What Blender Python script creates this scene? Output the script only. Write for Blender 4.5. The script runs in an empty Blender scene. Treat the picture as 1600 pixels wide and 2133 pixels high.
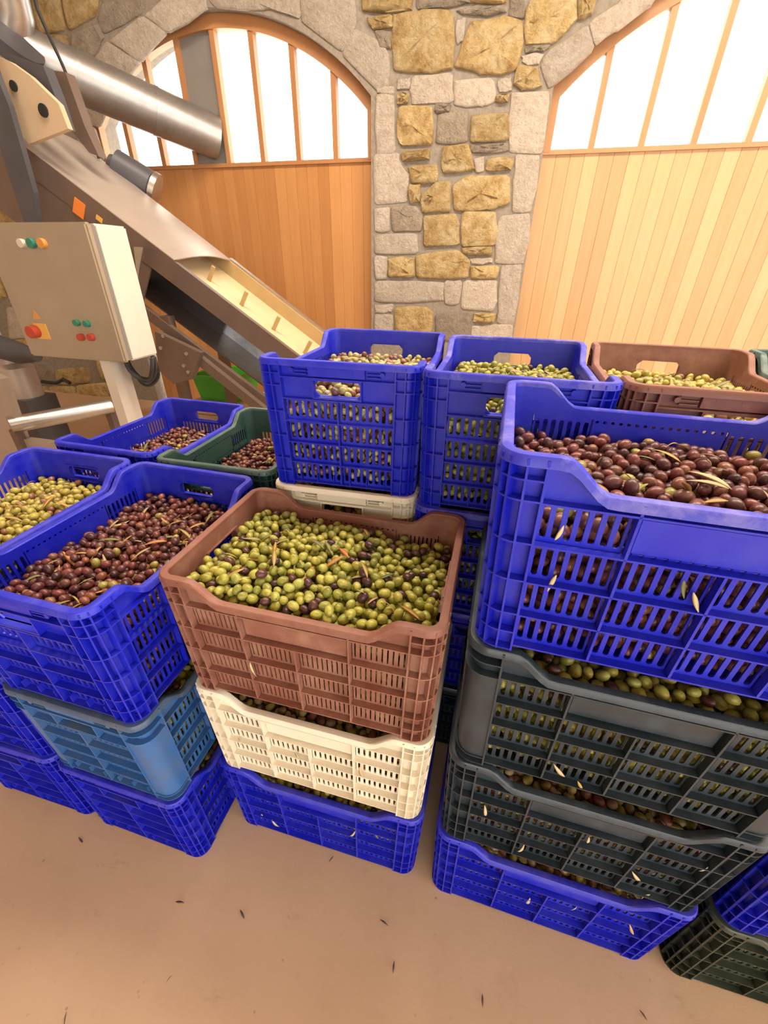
import bpy, bmesh, math, random
import numpy as np
from mathutils import Vector, Matrix, Euler

random.seed(7)
RNG = np.random.default_rng(7)
scene = bpy.context.scene
col = scene.collection

# ------------------------------------------------------------------ camera
F_PX, PITCH, ROLL, CAM_H, YAW = 864.2, 0.537, 0.0158, 1.3653, math.radians(14.2)
_c, _s = math.cos(PITCH), math.sin(PITCH)
_fw = Vector((0, _c, -_s)); _r = Vector((1, 0, 0)); _u = Vector((0, _s, _c))
_cr, _sr = math.cos(ROLL), math.sin(ROLL)
_RZ = Matrix.Rotation(YAW, 3, 'Z')
CAM_F = _RZ @ _fw
CAM_R = _RZ @ (_cr * _r + _sr * _u)
CAM_U = _RZ @ (-_sr * _r + _cr * _u)
CAM_O = Vector((0, 0, CAM_H))
cam_data = bpy.data.cameras.new('camera')
cam_data.sensor_fit = 'HORIZONTAL'
cam_data.sensor_width = 36.0
cam_data.lens = F_PX / 1600 * 36.0
cam_data.clip_start = 0.02
cam = bpy.data.objects.new('camera', cam_data)
col.objects.link(cam)
m = Matrix.Identity(4)
for i in range(3):
    m[i][0] = CAM_R[i]; m[i][1] = CAM_U[i]; m[i][2] = -CAM_F[i]; m[i][3] = CAM_O[i]
cam.matrix_world = m
scene.camera = cam


def at(px, py, y=None, z=None):
    """point seen at a photo pixel, on the plane y = const or z = const"""
    v = CAM_F + CAM_R * ((px - 800) / F_PX) - CAM_U * ((py - 1066.5) / F_PX)
    t = (z - CAM_H) / v.z if z is not None else y / v.y
    return CAM_O + v * t


# ------------------------------------------------------------------ light
world = bpy.data.worlds.new('world'); scene.world = world
world.use_nodes = True
bg = world.node_tree.nodes['Background']
bg.inputs[0].default_value = (1.0, 0.95, 0.88, 1)
bg.inputs[1].default_value = 5.0
scene.view_settings.view_transform = 'Standard'
scene.view_settings.look = 'None'
scene.view_settings.gamma = 1
scene.view_settings.exposure = 0.12


def lamp(name, loc, rot, sx, sy, power, color):
    ld = bpy.data.lights.new(name, 'AREA'); ld.shape = 'RECTANGLE'
    ld.size = sx; ld.size_y = sy; ld.energy = power; ld.color = color
    o = bpy.data.objects.new(name, ld); o.location = loc; o.rotation_euler = rot
    col.objects.link(o); return o


# area lights added under the ceiling to brighten the back wall
lamp('added_fill_light', (-1.0, 1.9, 4.05), (0, 0, 0), 2.4, 0.5, 120, (1.0, 0.86, 0.7))
lamp('added_fill_light', (1.7, 1.7, 4.05), (0, 0, 0), 2.4, 0.5, 150, (1.0, 0.88, 0.74))


# ------------------------------------------------------------------ materials
def new_mat(name):
    mt = bpy.data.materials.new(name); mt.use_nodes = True
    nt = mt.node_tree
    return mt, nt, nt.nodes['Principled BSDF']


def nd(nt, t, **kw):
    n = nt.nodes.new(t)
    for k, v in kw.items():
        if k in n.inputs.keys() if hasattr(n.inputs, 'keys') else False:
            n.inputs[k].default_value = v
        else:
            setattr(n, k, v)
    return n


def ramp(nt, stops, interp='LINEAR'):
    r = nt.nodes.new('ShaderNodeValToRGB'); r.color_ramp.interpolation = interp
    el = r.color_ramp.elements
    while len(el) > 1: el.remove(el[-1])
    el[0].position = stops[0][0]; el[0].color = (*stops[0][1], 1)
    for p, c in stops[1:]:
        e = el.new(p); e.color = (*c, 1)
    return r


def mix(nt, fac, a, b, mode='MIX'):
    n = nt.nodes.new('ShaderNodeMix'); n.data_type = 'RGBA'; n.blend_type = mode
    for sock, v in ((n.inputs[0], fac), (n.inputs[6], a), (n.inputs[7], b)):
        if hasattr(v, 'is_linked') or isinstance(v, bpy.types.NodeSocket): nt.links.new(v, sock)
        elif isinstance(v, (int, float)): sock.default_value = v
        else: sock.default_value = (*v, 1)
    return n.outputs[2]


def noise(nt, scale, detail=4, rough=0.6, coord='Object', stretch=None):
    tc = nt.nodes.new('ShaderNodeTexCoord')
    n = nt.nodes.new('ShaderNodeTexNoise'); n.inputs['Scale'].default_value = scale
    n.inputs['Detail'].default_value = detail; n.inputs['Roughness'].default_value = rough
    src = tc.outputs[coord]
    if stretch:
        mp = nt.nodes.new('ShaderNodeMapping'); mp.inputs['Scale'].default_value = stretch
        nt.links.new(src, mp.inputs[0]); src = mp.outputs[0]
    nt.links.new(src, n.inputs['Vector'])
    return n.outputs['Fac']


def bump(nt, bsdf, h, strength, dist=0.01):
    b = nt.nodes.new('ShaderNodeBump'); b.inputs['Strength'].default_value = strength
    b.inputs['Distance'].default_value = dist
    nt.links.new(h, b.inputs['Height']); nt.links.new(b.outputs[0], bsdf.inputs['Normal'])


def plain(name, c, rough=0.5, metal=0.0, var=0.0, nscale=8, bmp=0.0):
    mt, nt, b = new_mat(name)
    b.inputs['Roughness'].default_value = rough; b.inputs['Metallic'].default_value = metal
    if var:
        f = noise(nt, nscale)
        r = ramp(nt, [(0.3, tuple(x * (1 - var) for x in c)), (0.7, tuple(min(1, x * (1 + var)) for x in c))])
        nt.links.new(f, r.inputs[0]); nt.links.new(r.outputs[0], b.inputs['Base Color'])
        if bmp: bump(nt, b, f, bmp)
    else:
        b.inputs['Base Color'].default_value = (*c, 1)
    return mt


def plastic(name, c, dust, amount=0.35, rough=0.38):
    """moulded crate plastic: clean colour with a dusty, scuffed bloom in patches"""
    mt, nt, b = new_mat(name)
    f = noise(nt, 14, 6, 0.7)
    r = ramp(nt, [(0.45, (0, 0, 0)), (0.8, (amount,) * 3)])
    nt.links.new(f, r.inputs[0])
    nt.links.new(mix(nt, r.outputs[0], c, dust), b.inputs['Base Color'])
    r2 = ramp(nt, [(0.3, (rough - .08,) * 3), (0.75, (rough + .25,) * 3)])
    nt.links.new(f, r2.inputs[0]); nt.links.new(r2.outputs[0], b.inputs['Roughness'])
    bump(nt, b, noise(nt, 120, 2), 0.08, 0.002)
    return mt


M = {}
M['blue'] = plastic('blue_plastic', (0.007, 0.013, 0.49), (0.085, 0.095, 0.52), 0.35)
M['blue_rim'] = plastic('blue_scuffed_plastic', (0.03, 0.035, 0.50), (0.34, 0.31, 0.62), 0.85, 0.5)
M['blue_rim_clean'] = plastic('blue_edge_plastic', (0.014, 0.020, 0.50), (0.16, 0.15, 0.50), 0.5, 0.45)
M['white'] = plastic('white_plastic', (0.80, 0.74, 0.60), (0.55, 0.46, 0.34), 0.35)
M['white_rim'] = M['white']
M['brown'] = plastic('brown_plastic', (0.235, 0.095, 0.065), (0.46, 0.28, 0.20), 0.7, 0.5)
M['brown_rim'] = plastic('brown_scuffed_plastic', (0.22, 0.085, 0.056), (0.36, 0.19, 0.14), 0.7, 0.5)
M['grey'] = plastic('grey_plastic', (0.017, 0.030, 0.043), (0.10, 0.13, 0.16), 0.4)
M['grey_rim'] = plastic('grey_scuffed_plastic', (0.020, 0.033, 0.046), (0.12, 0.15, 0.19), 0.5)
M['slate'] = plastic('slate_blue_plastic', (0.035, 0.13, 0.36), (0.12, 0.14, 0.17), 0.7)
M['slate_rim'] = plastic('slate_scuffed_plastic', (0.05, 0.09, 0.17), (0.18, 0.18, 0.18), 0.8)
M['green'] = plastic('green_plastic', (0.022, 0.072, 0.060), (0.10, 0.14, 0.12), 0.4)
M['green_rim'] = plastic('green_scuffed_plastic', (0.05, 0.10, 0.085), (0.20, 0.24, 0.20), 0.7)
M['olive_drab'] = plastic('dark_green_plastic', (0.030, 0.042, 0.028), (0.11, 0.13, 0.10), 0.5)
M['olive_drab_rim'] = M['olive_drab']


def olive_mat(name, stops, per_object):
    mt, nt, b = new_mat(name)
    if per_object:
        src = nt.nodes.new('ShaderNodeObjectInfo').outputs['Random']
    else:
        src = nt.nodes.new('ShaderNodeNewGeometry').outputs['Random Per Island']
    r = ramp(nt, stops); nt.links.new(src, r.inputs[0])
    f = noise(nt, 70, 3, 0.6)
    r2 = ramp(nt, [(0.35, (0.55, 0.5, 0.45)), (0.55, (1, 1, 1)), (0.8, (1.15, 1.12, 1.1))])
    nt.links.new(f, r2.inputs[0])
    c = mix(nt, 0.75, r.outputs[0], r2.outputs[0], 'MULTIPLY')
    at_ = nt.nodes.new('ShaderNodeAttribute'); at_.attribute_name = 'tip'
    r3 = ramp(nt, [(0.955, (0, 0, 0)), (0.985, (0.8, 0.8, 0.8))])
    nt.links.new(at_.outputs['Fac'], r3.inputs[0])
    c = mix(nt, r3.outputs[0], c, (0.06, 0.035, 0.015))
    nt.links.new(c, b.inputs['Base Color'])
    b.inputs['Roughness'].default_value = 0.36
    return mt


G_STOPS = [(0.0, (0.20, 0.21, 0.035)), (0.3, (0.34, 0.32, 0.05)), (0.6, (0.42, 0.40, 0.075)), (0.86, (0.26, 0.27, 0.06)),
           (0.88, (0.10, 0.04, 0.03)), (1.0, (0.05, 0.02, 0.02))]
Y_STOPS = [(0.0, (0.40, 0.34, 0.07)), (0.5, (0.52, 0.44, 0.10)), (0.85, (0.32, 0.29, 0.07)), (0.9, (0.25, 0.10, 0.06)),
           (1.0, (0.30, 0.15, 0.09))]
P_STOPS = [(0.0, (0.055, 0.020, 0.022)), (0.3, (0.12, 0.035, 0.032)), (0.55, (0.20, 0.055, 0.042)), (0.75, (0.085, 0.035, 0.032)),
           (0.86, (0.24, 0.11, 0.06)), (0.94, (0.28, 0.09, 0.05)), (0.97, (0.33, 0.29, 0.07))]
MIX_STOPS = [(0.0, (0.42, 0.40, 0.12)), (0.35, (0.50, 0.44, 0.20)), (0.5, (0.28, 0.26, 0.06)), (0.6, (0.30, 0.11, 0.08)),
             (0.8, (0.12, 0.04, 0.035)), (1.0, (0.5, 0.42, 0.28))]
M['og'] = olive_mat('green_olive_heap', G_STOPS, False)
M['oy'] = olive_mat('yellow_olive_heap', Y_STOPS, False)
M['op'] = olive_mat('purple_olive_heap', P_STOPS, False)
M['om'] = olive_mat('mixed_olive_heap', MIX_STOPS, False)
M['og1'] = olive_mat('green_olive', [(0.0, (0.22, 0.23, 0.035)), (0.35, (0.36, 0.34, 0.05)), (0.7, (0.43, 0.41, 0.08)), (1.0, (0.30, 0.32, 0.07))], True)
M['od1'] = olive_mat('dark_olive', [(0.0, (0.10, 0.035, 0.03)), (1.0, (0.05, 0.02, 0.022))], True)
M['op1'] = olive_mat('purple_olive', P_STOPS[:5] + [(1.0, (0.17, 0.05, 0.04))], True)
M['leaf'] = None


def leaf_mat():
    mt, nt, b = new_mat('olive_leaf_surface')
    src = nt.nodes.new('ShaderNodeObjectInfo').outputs['Random']
    r = ramp(nt, [(0.0, (0.42, 0.20, 0.05)), (0.25, (0.50, 0.30, 0.09)), (0.5, (0.30, 0.26, 0.08)), (0.7, (0.10, 0.12, 0.035)), (0.85, (0.52, 0.40, 0.20)), (1.0, (0.48, 0.17, 0.04))])
    nt.links.new(src, r.inputs[0]); nt.links.new(r.outputs[0], b.inputs['Base Color'])
    b.inputs['Roughness'].default_value = 0.5
    return mt


M['leaf'] = leaf_mat()
M['leaf_pale'] = plain('pale_dry_leaf', (0.62, 0.50, 0.26), 0.5)


def stone_mat(name, a, bcol, c):
    mt, nt, b = new_mat(name)
    f = noise(nt, 11, 8, 0.7); g = noise(nt, 34, 8, 0.72)
    oi = nt.nodes.new('ShaderNodeObjectInfo')
    r = ramp(nt, [(0.32, a), (0.5, bcol), (0.68, c)]); nt.links.new(f, r.inputs[0])
    hv = nt.nodes.new('ShaderNodeHueSaturation'); nt.links.new(r.outputs[0], hv.inputs['Color'])
    mp = nt.nodes.new('ShaderNodeMapRange'); mp.inputs[3].default_value = 0.82; mp.inputs[4].default_value = 1.12
    nt.links.new(oi.outputs['Random'], mp.inputs[0]); nt.links.new(mp.outputs[0], hv.inputs['Value'])
    r2 = ramp(nt, [(0.3, (0.72, 0.68, 0.62)), (0.55, (1, 1, 1))]); nt.links.new(g, r2.inputs[0])
    nt.links.new(mix(nt, 0.7, hv.outputs[0], r2.outputs[0], 'MULTIPLY'), b.inputs['Base Color'])
    b.inputs['Roughness'].default_value = 0.9
    ad = nt.nodes.new('ShaderNodeMath'); ad.operation = 'ADD'
    nt.links.new(f, ad.inputs[0]); nt.links.new(g, ad.inputs[1])
    bump(nt, b, ad.outputs[0], 0.9, 0.05)
    return mt


M['Y'] = stone_mat('yellow_stone', (0.46, 0.27, 0.09), (0.70, 0.50, 0.22), (0.84, 0.68, 0.40))
M['P'] = stone_mat('pale_stone', (0.62, 0.51, 0.40), (0.72, 0.61, 0.49), (0.79, 0.69, 0.57))
M['G'] = stone_mat('grey_stone', (0.34, 0.27, 0.20), (0.44, 0.36, 0.27), (0.52, 0.44, 0.34))
M['mortar'] = plain('mortar', (0.25, 0.21, 0.165), 0.95, 0, 0.18, 30, 0.6)
M['plaster'] = plain('plaster', (0.62, 0.50, 0.36), 0.9, 0, 0.08, 3)
M['ceiling'] = plain('ceiling_boards', (0.55, 0.40, 0.25), 0.7, 0, 0.1, 3)


def floor_mat():
    mt, nt, b = new_mat('screed_floor')
    f = noise(nt, 1.6, 6, 0.6); g = noise(nt, 11, 8, 0.7)
    r = ramp(nt, [(0.3, (0.52, 0.36, 0.23)), (0.7, (0.62, 0.445, 0.295))]); nt.links.new(f, r.inputs[0])
    r2 = ramp(nt, [(0.25, (0.78, 0.75, 0.72)), (0.45, (1, 1, 1))]); nt.links.new(g, r2.inputs[0])
    c = mix(nt, 0.5, r.outputs[0], r2.outputs[0], 'MULTIPLY')
    # trodden dirt specks
    tc = nt.nodes.new('ShaderNodeTexCoord')
    v = nt.nodes.new('ShaderNodeTexVoronoi'); v.inputs['Scale'].default_value = 26; v.inputs['Randomness'].default_value = 1
    nt.links.new(tc.outputs['Object'], v.inputs['Vector'])
    sp = ramp(nt, [(0.05, (1, 1, 1)), (0.10, (0, 0, 0))]); nt.links.new(v.outputs['Distance'], sp.inputs[0])
    msk = ramp(nt, [(0.50, (0, 0, 0)), (0.62, (1, 1, 1))]); nt.links.new(noise(nt, 3.5, 3), msk.inputs[0])
    mm = nt.nodes.new('ShaderNodeMath'); mm.operation = 'MULTIPLY'
    nt.links.new(sp.outputs[0], mm.inputs[0]); nt.links.new(msk.outputs[0], mm.inputs[1])
    m2 = nt.nodes.new('ShaderNodeMath'); m2.operation = 'MULTIPLY'; m2.inputs[1].default_value = 0.55
    nt.links.new(mm.outputs[0], m2.inputs[0])
    c = mix(nt, m2.outputs[0], c, (0.16, 0.09, 0.05))
    sc = ramp(nt, [(0.60, (0, 0, 0)), (0.72, (0.45, 0.45, 0.45))]); nt.links.new(noise(nt, 5.5, 8, 0.75, 'Object', (1, 2.2, 1)), sc.inputs[0])
    c = mix(nt, sc.outputs[0], c, (0.27, 0.17, 0.10))
    nt.links.new(c, b.inputs['Base Color'])
    b.inputs['Roughness'].default_value = 0.55
    bump(nt, b, g, 0.12, 0.01)
    return mt


M['floor'] = floor_mat()


def wood_mat(name, c1, c2, c3):
    mt, nt, b = new_mat(name)
    f = noise(nt, 5, 6, 0.6, 'Object', (6, 6, 0.5))
    oi = nt.nodes.new('ShaderNodeObjectInfo')
    ad = nt.nodes.new('ShaderNodeMath'); ad.operation = 'MULTIPLY_ADD'; ad.inputs[1].default_value = 0.45
    nt.links.new(oi.outputs['Random'], ad.inputs[0])
    m3 = nt.nodes.new('ShaderNodeMath'); m3.operation = 'MULTIPLY'; m3.inputs[1].default_value = 0.5
    nt.links.new(f, m3.inputs[0]); nt.links.new(m3.outputs[0], ad.inputs[2])
    r = ramp(nt, [(0.1, c1), (0.45, c2), (0.85, c3)]); nt.links.new(ad.outputs[0], r.inputs[0])
    nt.links.new(r.outputs[0], b.inputs['Base Color'])
    b.inputs['Roughness'].default_value = 0.42
    bump(nt, b, f, 0.1, 0.004)
    return mt


M['wood_dark'] = wood_mat('red_varnished_wood', (0.36, 0.15, 0.045), (0.46, 0.21, 0.07), (0.56, 0.28, 0.10))  # left door; its tone gap to the right door is painted glare
M['wood_glare'] = wood_mat('glare_lightened_wood', (0.44, 0.245, 0.10), (0.53, 0.315, 0.145), (0.62, 0.39, 0.195))  # lighter copy of the door wood, with glare painted into the colour
M['wood_frame_glare'] = wood_mat('glare_lightened_frame_wood', (0.36, 0.17, 0.065), (0.44, 0.22, 0.09), (0.50, 0.27, 0.12))  # frame wood lightened to go with the painted glare
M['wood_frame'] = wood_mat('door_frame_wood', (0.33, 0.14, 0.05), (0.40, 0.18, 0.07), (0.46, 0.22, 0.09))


def glass_mat():
    mt, nt, b = new_mat('window_glass')
    nt.nodes.remove(b)
    t = nt.nodes.new('ShaderNodeBsdfTransparent'); t.inputs[0].default_value = (0.97, 0.98, 0.98, 1)
    g = nt.nodes.new('ShaderNodeBsdfGlossy'); g.inputs['Roughness'].default_value = 0.05
    mx = nt.nodes.new('ShaderNodeMixShader'); mx.inputs[0].default_value = 0.06
    nt.links.new(t.outputs[0], mx.inputs[1]); nt.links.new(g.outputs[0], mx.inputs[2])
    nt.links.new(mx.outputs[0], nt.nodes['Material Output'].inputs[0])
    return mt


M['glass'] = glass_mat()
M['steel'] = plain('brushed_steel', (0.50, 0.47, 0.43), 0.32, 0.9, 0.08, 20)
M['pan'] = plain('blueish_reflection_sheet', (0.62, 0.70, 0.84), 0.3, 0.0, 0.3, 9)  # bright bluish tone paints in the reflection on shiny sheet metal
M['galv'] = plain('galvanised_duct', (0.36, 0.345, 0.33), 0.38, 0.8, 0.1, 12)
M['sheet'] = plain('painted_sheet', (0.42, 0.35, 0.30), 0.35, 0.35, 0.06, 5)
M['mbrown'] = plain('brown_painted_steel', (0.16, 0.11, 0.085), 0.45, 0.3, 0.1, 8)
M['mdark'] = plain('dark_painted_steel', (0.075, 0.072, 0.08), 0.5, 0.2, 0.1, 8)
M['tan'] = plain('tan_plate', (0.52, 0.38, 0.24), 0.5, 0, 0.06, 5)
M['belt'] = plain('cream_belt', (0.60, 0.46, 0.27), 0.5, 0, 0.06, 6)
M['guard'] = plain('ochre_guard', (0.42, 0.28, 0.12), 0.5, 0, 0.08, 6)
M['cabinet'] = plain('cabinet_shaded_enamel', (0.33, 0.26, 0.18), 0.4, 0, 0.06, 6)  # door colour darkened to paint in the shade on the cabinet front
M['cabinet_lit'] = plain('cabinet_lit_enamel', (0.66, 0.60, 0.51), 0.4, 0, 0.04, 6)  # lighter copy paints in the light falling on side and post
M['black'] = plain('black_rubber', (0.018, 0.017, 0.018), 0.45)
M['bgreen'] = plain('bright_green_plastic', (0.06, 0.36, 0.03), 0.4)
M['orange'] = plain('orange_sticker', (0.72, 0.20, 0.03), 0.6)
M['yellow'] = plain('yellow_sticker', (0.70, 0.40, 0.08), 0.6)
M['red'] = plain('red_button', (0.42, 0.05, 0.03), 0.4)
M['teal'] = plain('green_button', (0.03, 0.20, 0.13), 0.4)
M['amber'] = plain('amber_button', (0.62, 0.27, 0.06), 0.4)
M['cream'] = plain('cream_button', (0.62, 0.55, 0.44), 0.4)
M['panelgrey'] = plain('grey_panel', (0.24, 0.22, 0.20), 0.5, 0.2, 0.06, 6)


# ------------------------------------------------------------------ helpers
def tag(o, label=None, cat=None, group=None, kind=None):
    if label: o['label'] = label
    if cat: o['category'] = cat
    if group: o['group'] = group
    if kind: o['kind'] = kind
    return o


def link(name, me, mat=None, parent=None):
    o = bpy.data.objects.new(name, me); col.objects.link(o)
    if parent is not None: o.parent = parent
    if mat is not None:
        if len(me.materials) == 0: me.materials.append(mat)
        else:
            o.material_slots[0].link = 'OBJECT'; o.material_slots[0].material = mat
    return o


def empty(name, loc=(0, 0, 0), rz=0):
    o = bpy.data.objects.new(name, None); o.location = loc; o.rotation_euler = (0, 0, rz)
    o.empty_display_size = 0.1; col.objects.link(o); return o


def mesh_of(bm, name, smooth=False, recalc=True):
    if recalc: bmesh.ops.recalc_face_normals(bm, faces=bm.faces)
    me = bpy.data.meshes.new(name); bm.to_mesh(me); bm.free()
    if smooth: me.polygons.foreach_set('use_smooth', [True] * len(me.polygons))
    return me


def box(bm, x0, x1, y0, y1, z0, z1):
    vs = [bm.verts.new((x, y, z)) for x in (x0, x1) for y in (y0, y1) for z in (z0, z1)]
    for f in ((0, 1, 3, 2), (4, 6, 7, 5), (0, 4, 5, 1), (2, 3, 7, 6), (0, 2, 6, 4), (1, 5, 7, 3)):
        bm.faces.new([vs[i] for i in f])


def obox(bm, o, ex, ey, ez, a0, a1, b0, b1, c0, c1):
    vs = [bm.verts.new(o + ex * x + ey * y + ez * z) for x in (a0, a1) for y in (b0, b1) for z in (c0, c1)]
    for f in ((0, 1, 3, 2), (4, 6, 7, 5), (0, 4, 5, 1), (2, 3, 7, 6), (0, 2, 6, 4), (1, 5, 7, 3)):
        bm.faces.new([vs[i] for i in f])


def tube(bm, pts, r, seg=12, cap=True, radii=None):
    pts = [Vector(p) for p in pts]; rings = []
    up = Vector((0, 0, 1)); prev = None
    for i, p in enumerate(pts):
        d = (pts[min(i + 1, len(pts) - 1)] - pts[max(i - 1, 0)]).normalized()
        if prev is None:
            a = d.cross(up)
            if a.length < 1e-3: a = d.cross(Vector((1, 0, 0)))
        else:
            a = prev - d * prev.dot(d)
        a.normalize(); prev = a; b = d.cross(a)
        rr = radii[i] if radii else r
        rings.append([bm.verts.new(p + (a * math.cos(2 * math.pi * k / seg) + b * math.sin(2 * math.pi * k / seg)) * rr) for k in range(seg)])
    for i in range(len(rings) - 1):
        for k in range(seg):
            bm.faces.new((rings[i][k], rings[i][(k + 1) % seg], rings[i + 1][(k + 1) % seg], rings[i + 1][k]))
    if cap:
        bm.faces.new(rings[0][::-1]); bm.faces.new(rings[-1])


def prism(bm, pts, y0, y1):
    a = [bm.verts.new((p[0], y0, p[1])) for p in pts]; b = [bm.verts.new((p[0], y1, p[1])) for p in pts]
    bm.faces.new(a); bm.faces.new(b[::-1])
    n = len(pts)
    for i in range(n): bm.faces.new((a[i], a[(i + 1) % n], b[(i + 1) % n], b[i]))


def make(name, mat, parent, fn, smooth=False, origin=None):
    bm = bmesh.new(); fn(bm); me = mesh_of(bm, name, smooth)
    o = link(name, me, mat, None)
    if parent is not None:
        o.parent = parent
        o.matrix_parent_inverse = (Matrix.Translation(parent.location) @ parent.rotation_euler.to_matrix().to_4x4()).inverted()
    if smooth:
        me.set_sharp_from_angle(angle=math.radians(40))
    return o


# ------------------------------------------------------------------ room shell
WALL_Y, DOOR_Y = 3.90, 4.00
DOORS = [(-3.65, -1.131), (0.11, 2.63)]
SPRING, RISE = 2.40, 0.52
SILL = 2.065
HALF = 1.26
ARC_R = (HALF ** 2 + RISE ** 2) / (2 * RISE)


def arch_z(x, x0, x1):
    c = (x0 + x1) / 2
    return SPRING + RISE - ARC_R + math.sqrt(max(0, ARC_R ** 2 - (x - c) ** 2))


CEIL = 4.2
X0, X1, YB = -5.6, 5.2, -4.5
bm = bmesh.new(); box(bm, X0, X1, YB, 4.5, -0.12, 0)
fl = link('floor', mesh_of(bm, 'floor'), M['floor']); tag(fl, 'tan screed floor with trodden dirt specks', None, None, 'structure')
bm = bmesh.new(); box(bm, X0, X1, YB, 4.5, CEIL, CEIL + .1)
tag(link('ceiling', mesh_of(bm, 'ceiling'), M['ceiling']), 'boarded ceiling of the mill hall', None, None, 'structure')
bm = bmesh.new(); box(bm, X0 - .2, X0, YB, 4.5, 0, CEIL)
tag(link('wall_left', mesh_of(bm, 'wall_left'), M['plaster']), 'plastered side wall of the mill hall', None, None, 'structure')


bm = bmesh.new(); box(bm, X0, -.6, YB - .2, YB, 0, CEIL); box(bm, 4.4, X1, YB - .2, YB, 0, CEIL); box(bm, -.6, 4.4, YB - .2, YB, 3.3, CEIL)   # opening added to let frontal light in
tag(link('wall_rear', mesh_of(bm, 'wall_rear'), M['plaster']), 'plastered wall with an opening added behind the viewer for frontal light', None, None, 'structure')


def right_wall(bm):          # unseen opening added to let light in from the right
    box(bm, X1, X1 + .2, YB, -3.9, 0, CEIL); box(bm, X1, X1 + .2, 2.4, 4.5, 0, CEIL); box(bm, X1, X1 + .2, -3.9, 2.4, 3.3, CEIL)


def wall_fn(bm):
    y0, y1 = WALL_Y, WALL_Y + .35
    box(bm, X0, DOORS[0][0], y0, y1, 0, CEIL)
    box(bm, DOORS[0][1], DOORS[1][0], y0, y1, 0, CEIL)
    box(bm, DOORS[1][1], X1, y0, y1, 0, CEIL)
    for x0, x1 in DOORS:
        n = 28
        for i in range(n):
            a, b = x0 + (x1 - x0) * i / n, x0 + (x1 - x0) * (i + 1) / n
            za, zb = arch_z(a, x0, x1), arch_z(b, x0, x1)
            vs = [bm.verts.new(p) for p in ((a, y0, za), (b, y0, zb), (b, y0, CEIL), (a, y0, CEIL), (a, y1, za), (b, y1, zb), (b, y1, CEIL), (a, y1, CEIL))]
            for f in ((0, 1, 2, 3), (7, 6, 5, 4), (0, 4, 5, 1), (3, 2, 6, 7)): bm.faces.new([vs[k] for k in f])


tag(make('wall_right', M['plaster'], None, right_wall), 'plastered wall with an unseen opening added for side light', None, None, 'structure')
wall = make('wall_back', M['mortar'], None, wall_fn)
tag(wall, 'rubble stone wall with two arched doorways and grey mortar joints', None, None, 'structure')


def c3(*pts): return [(750 + .53125 * x, .53125 * y) for x, y in pts]


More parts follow.
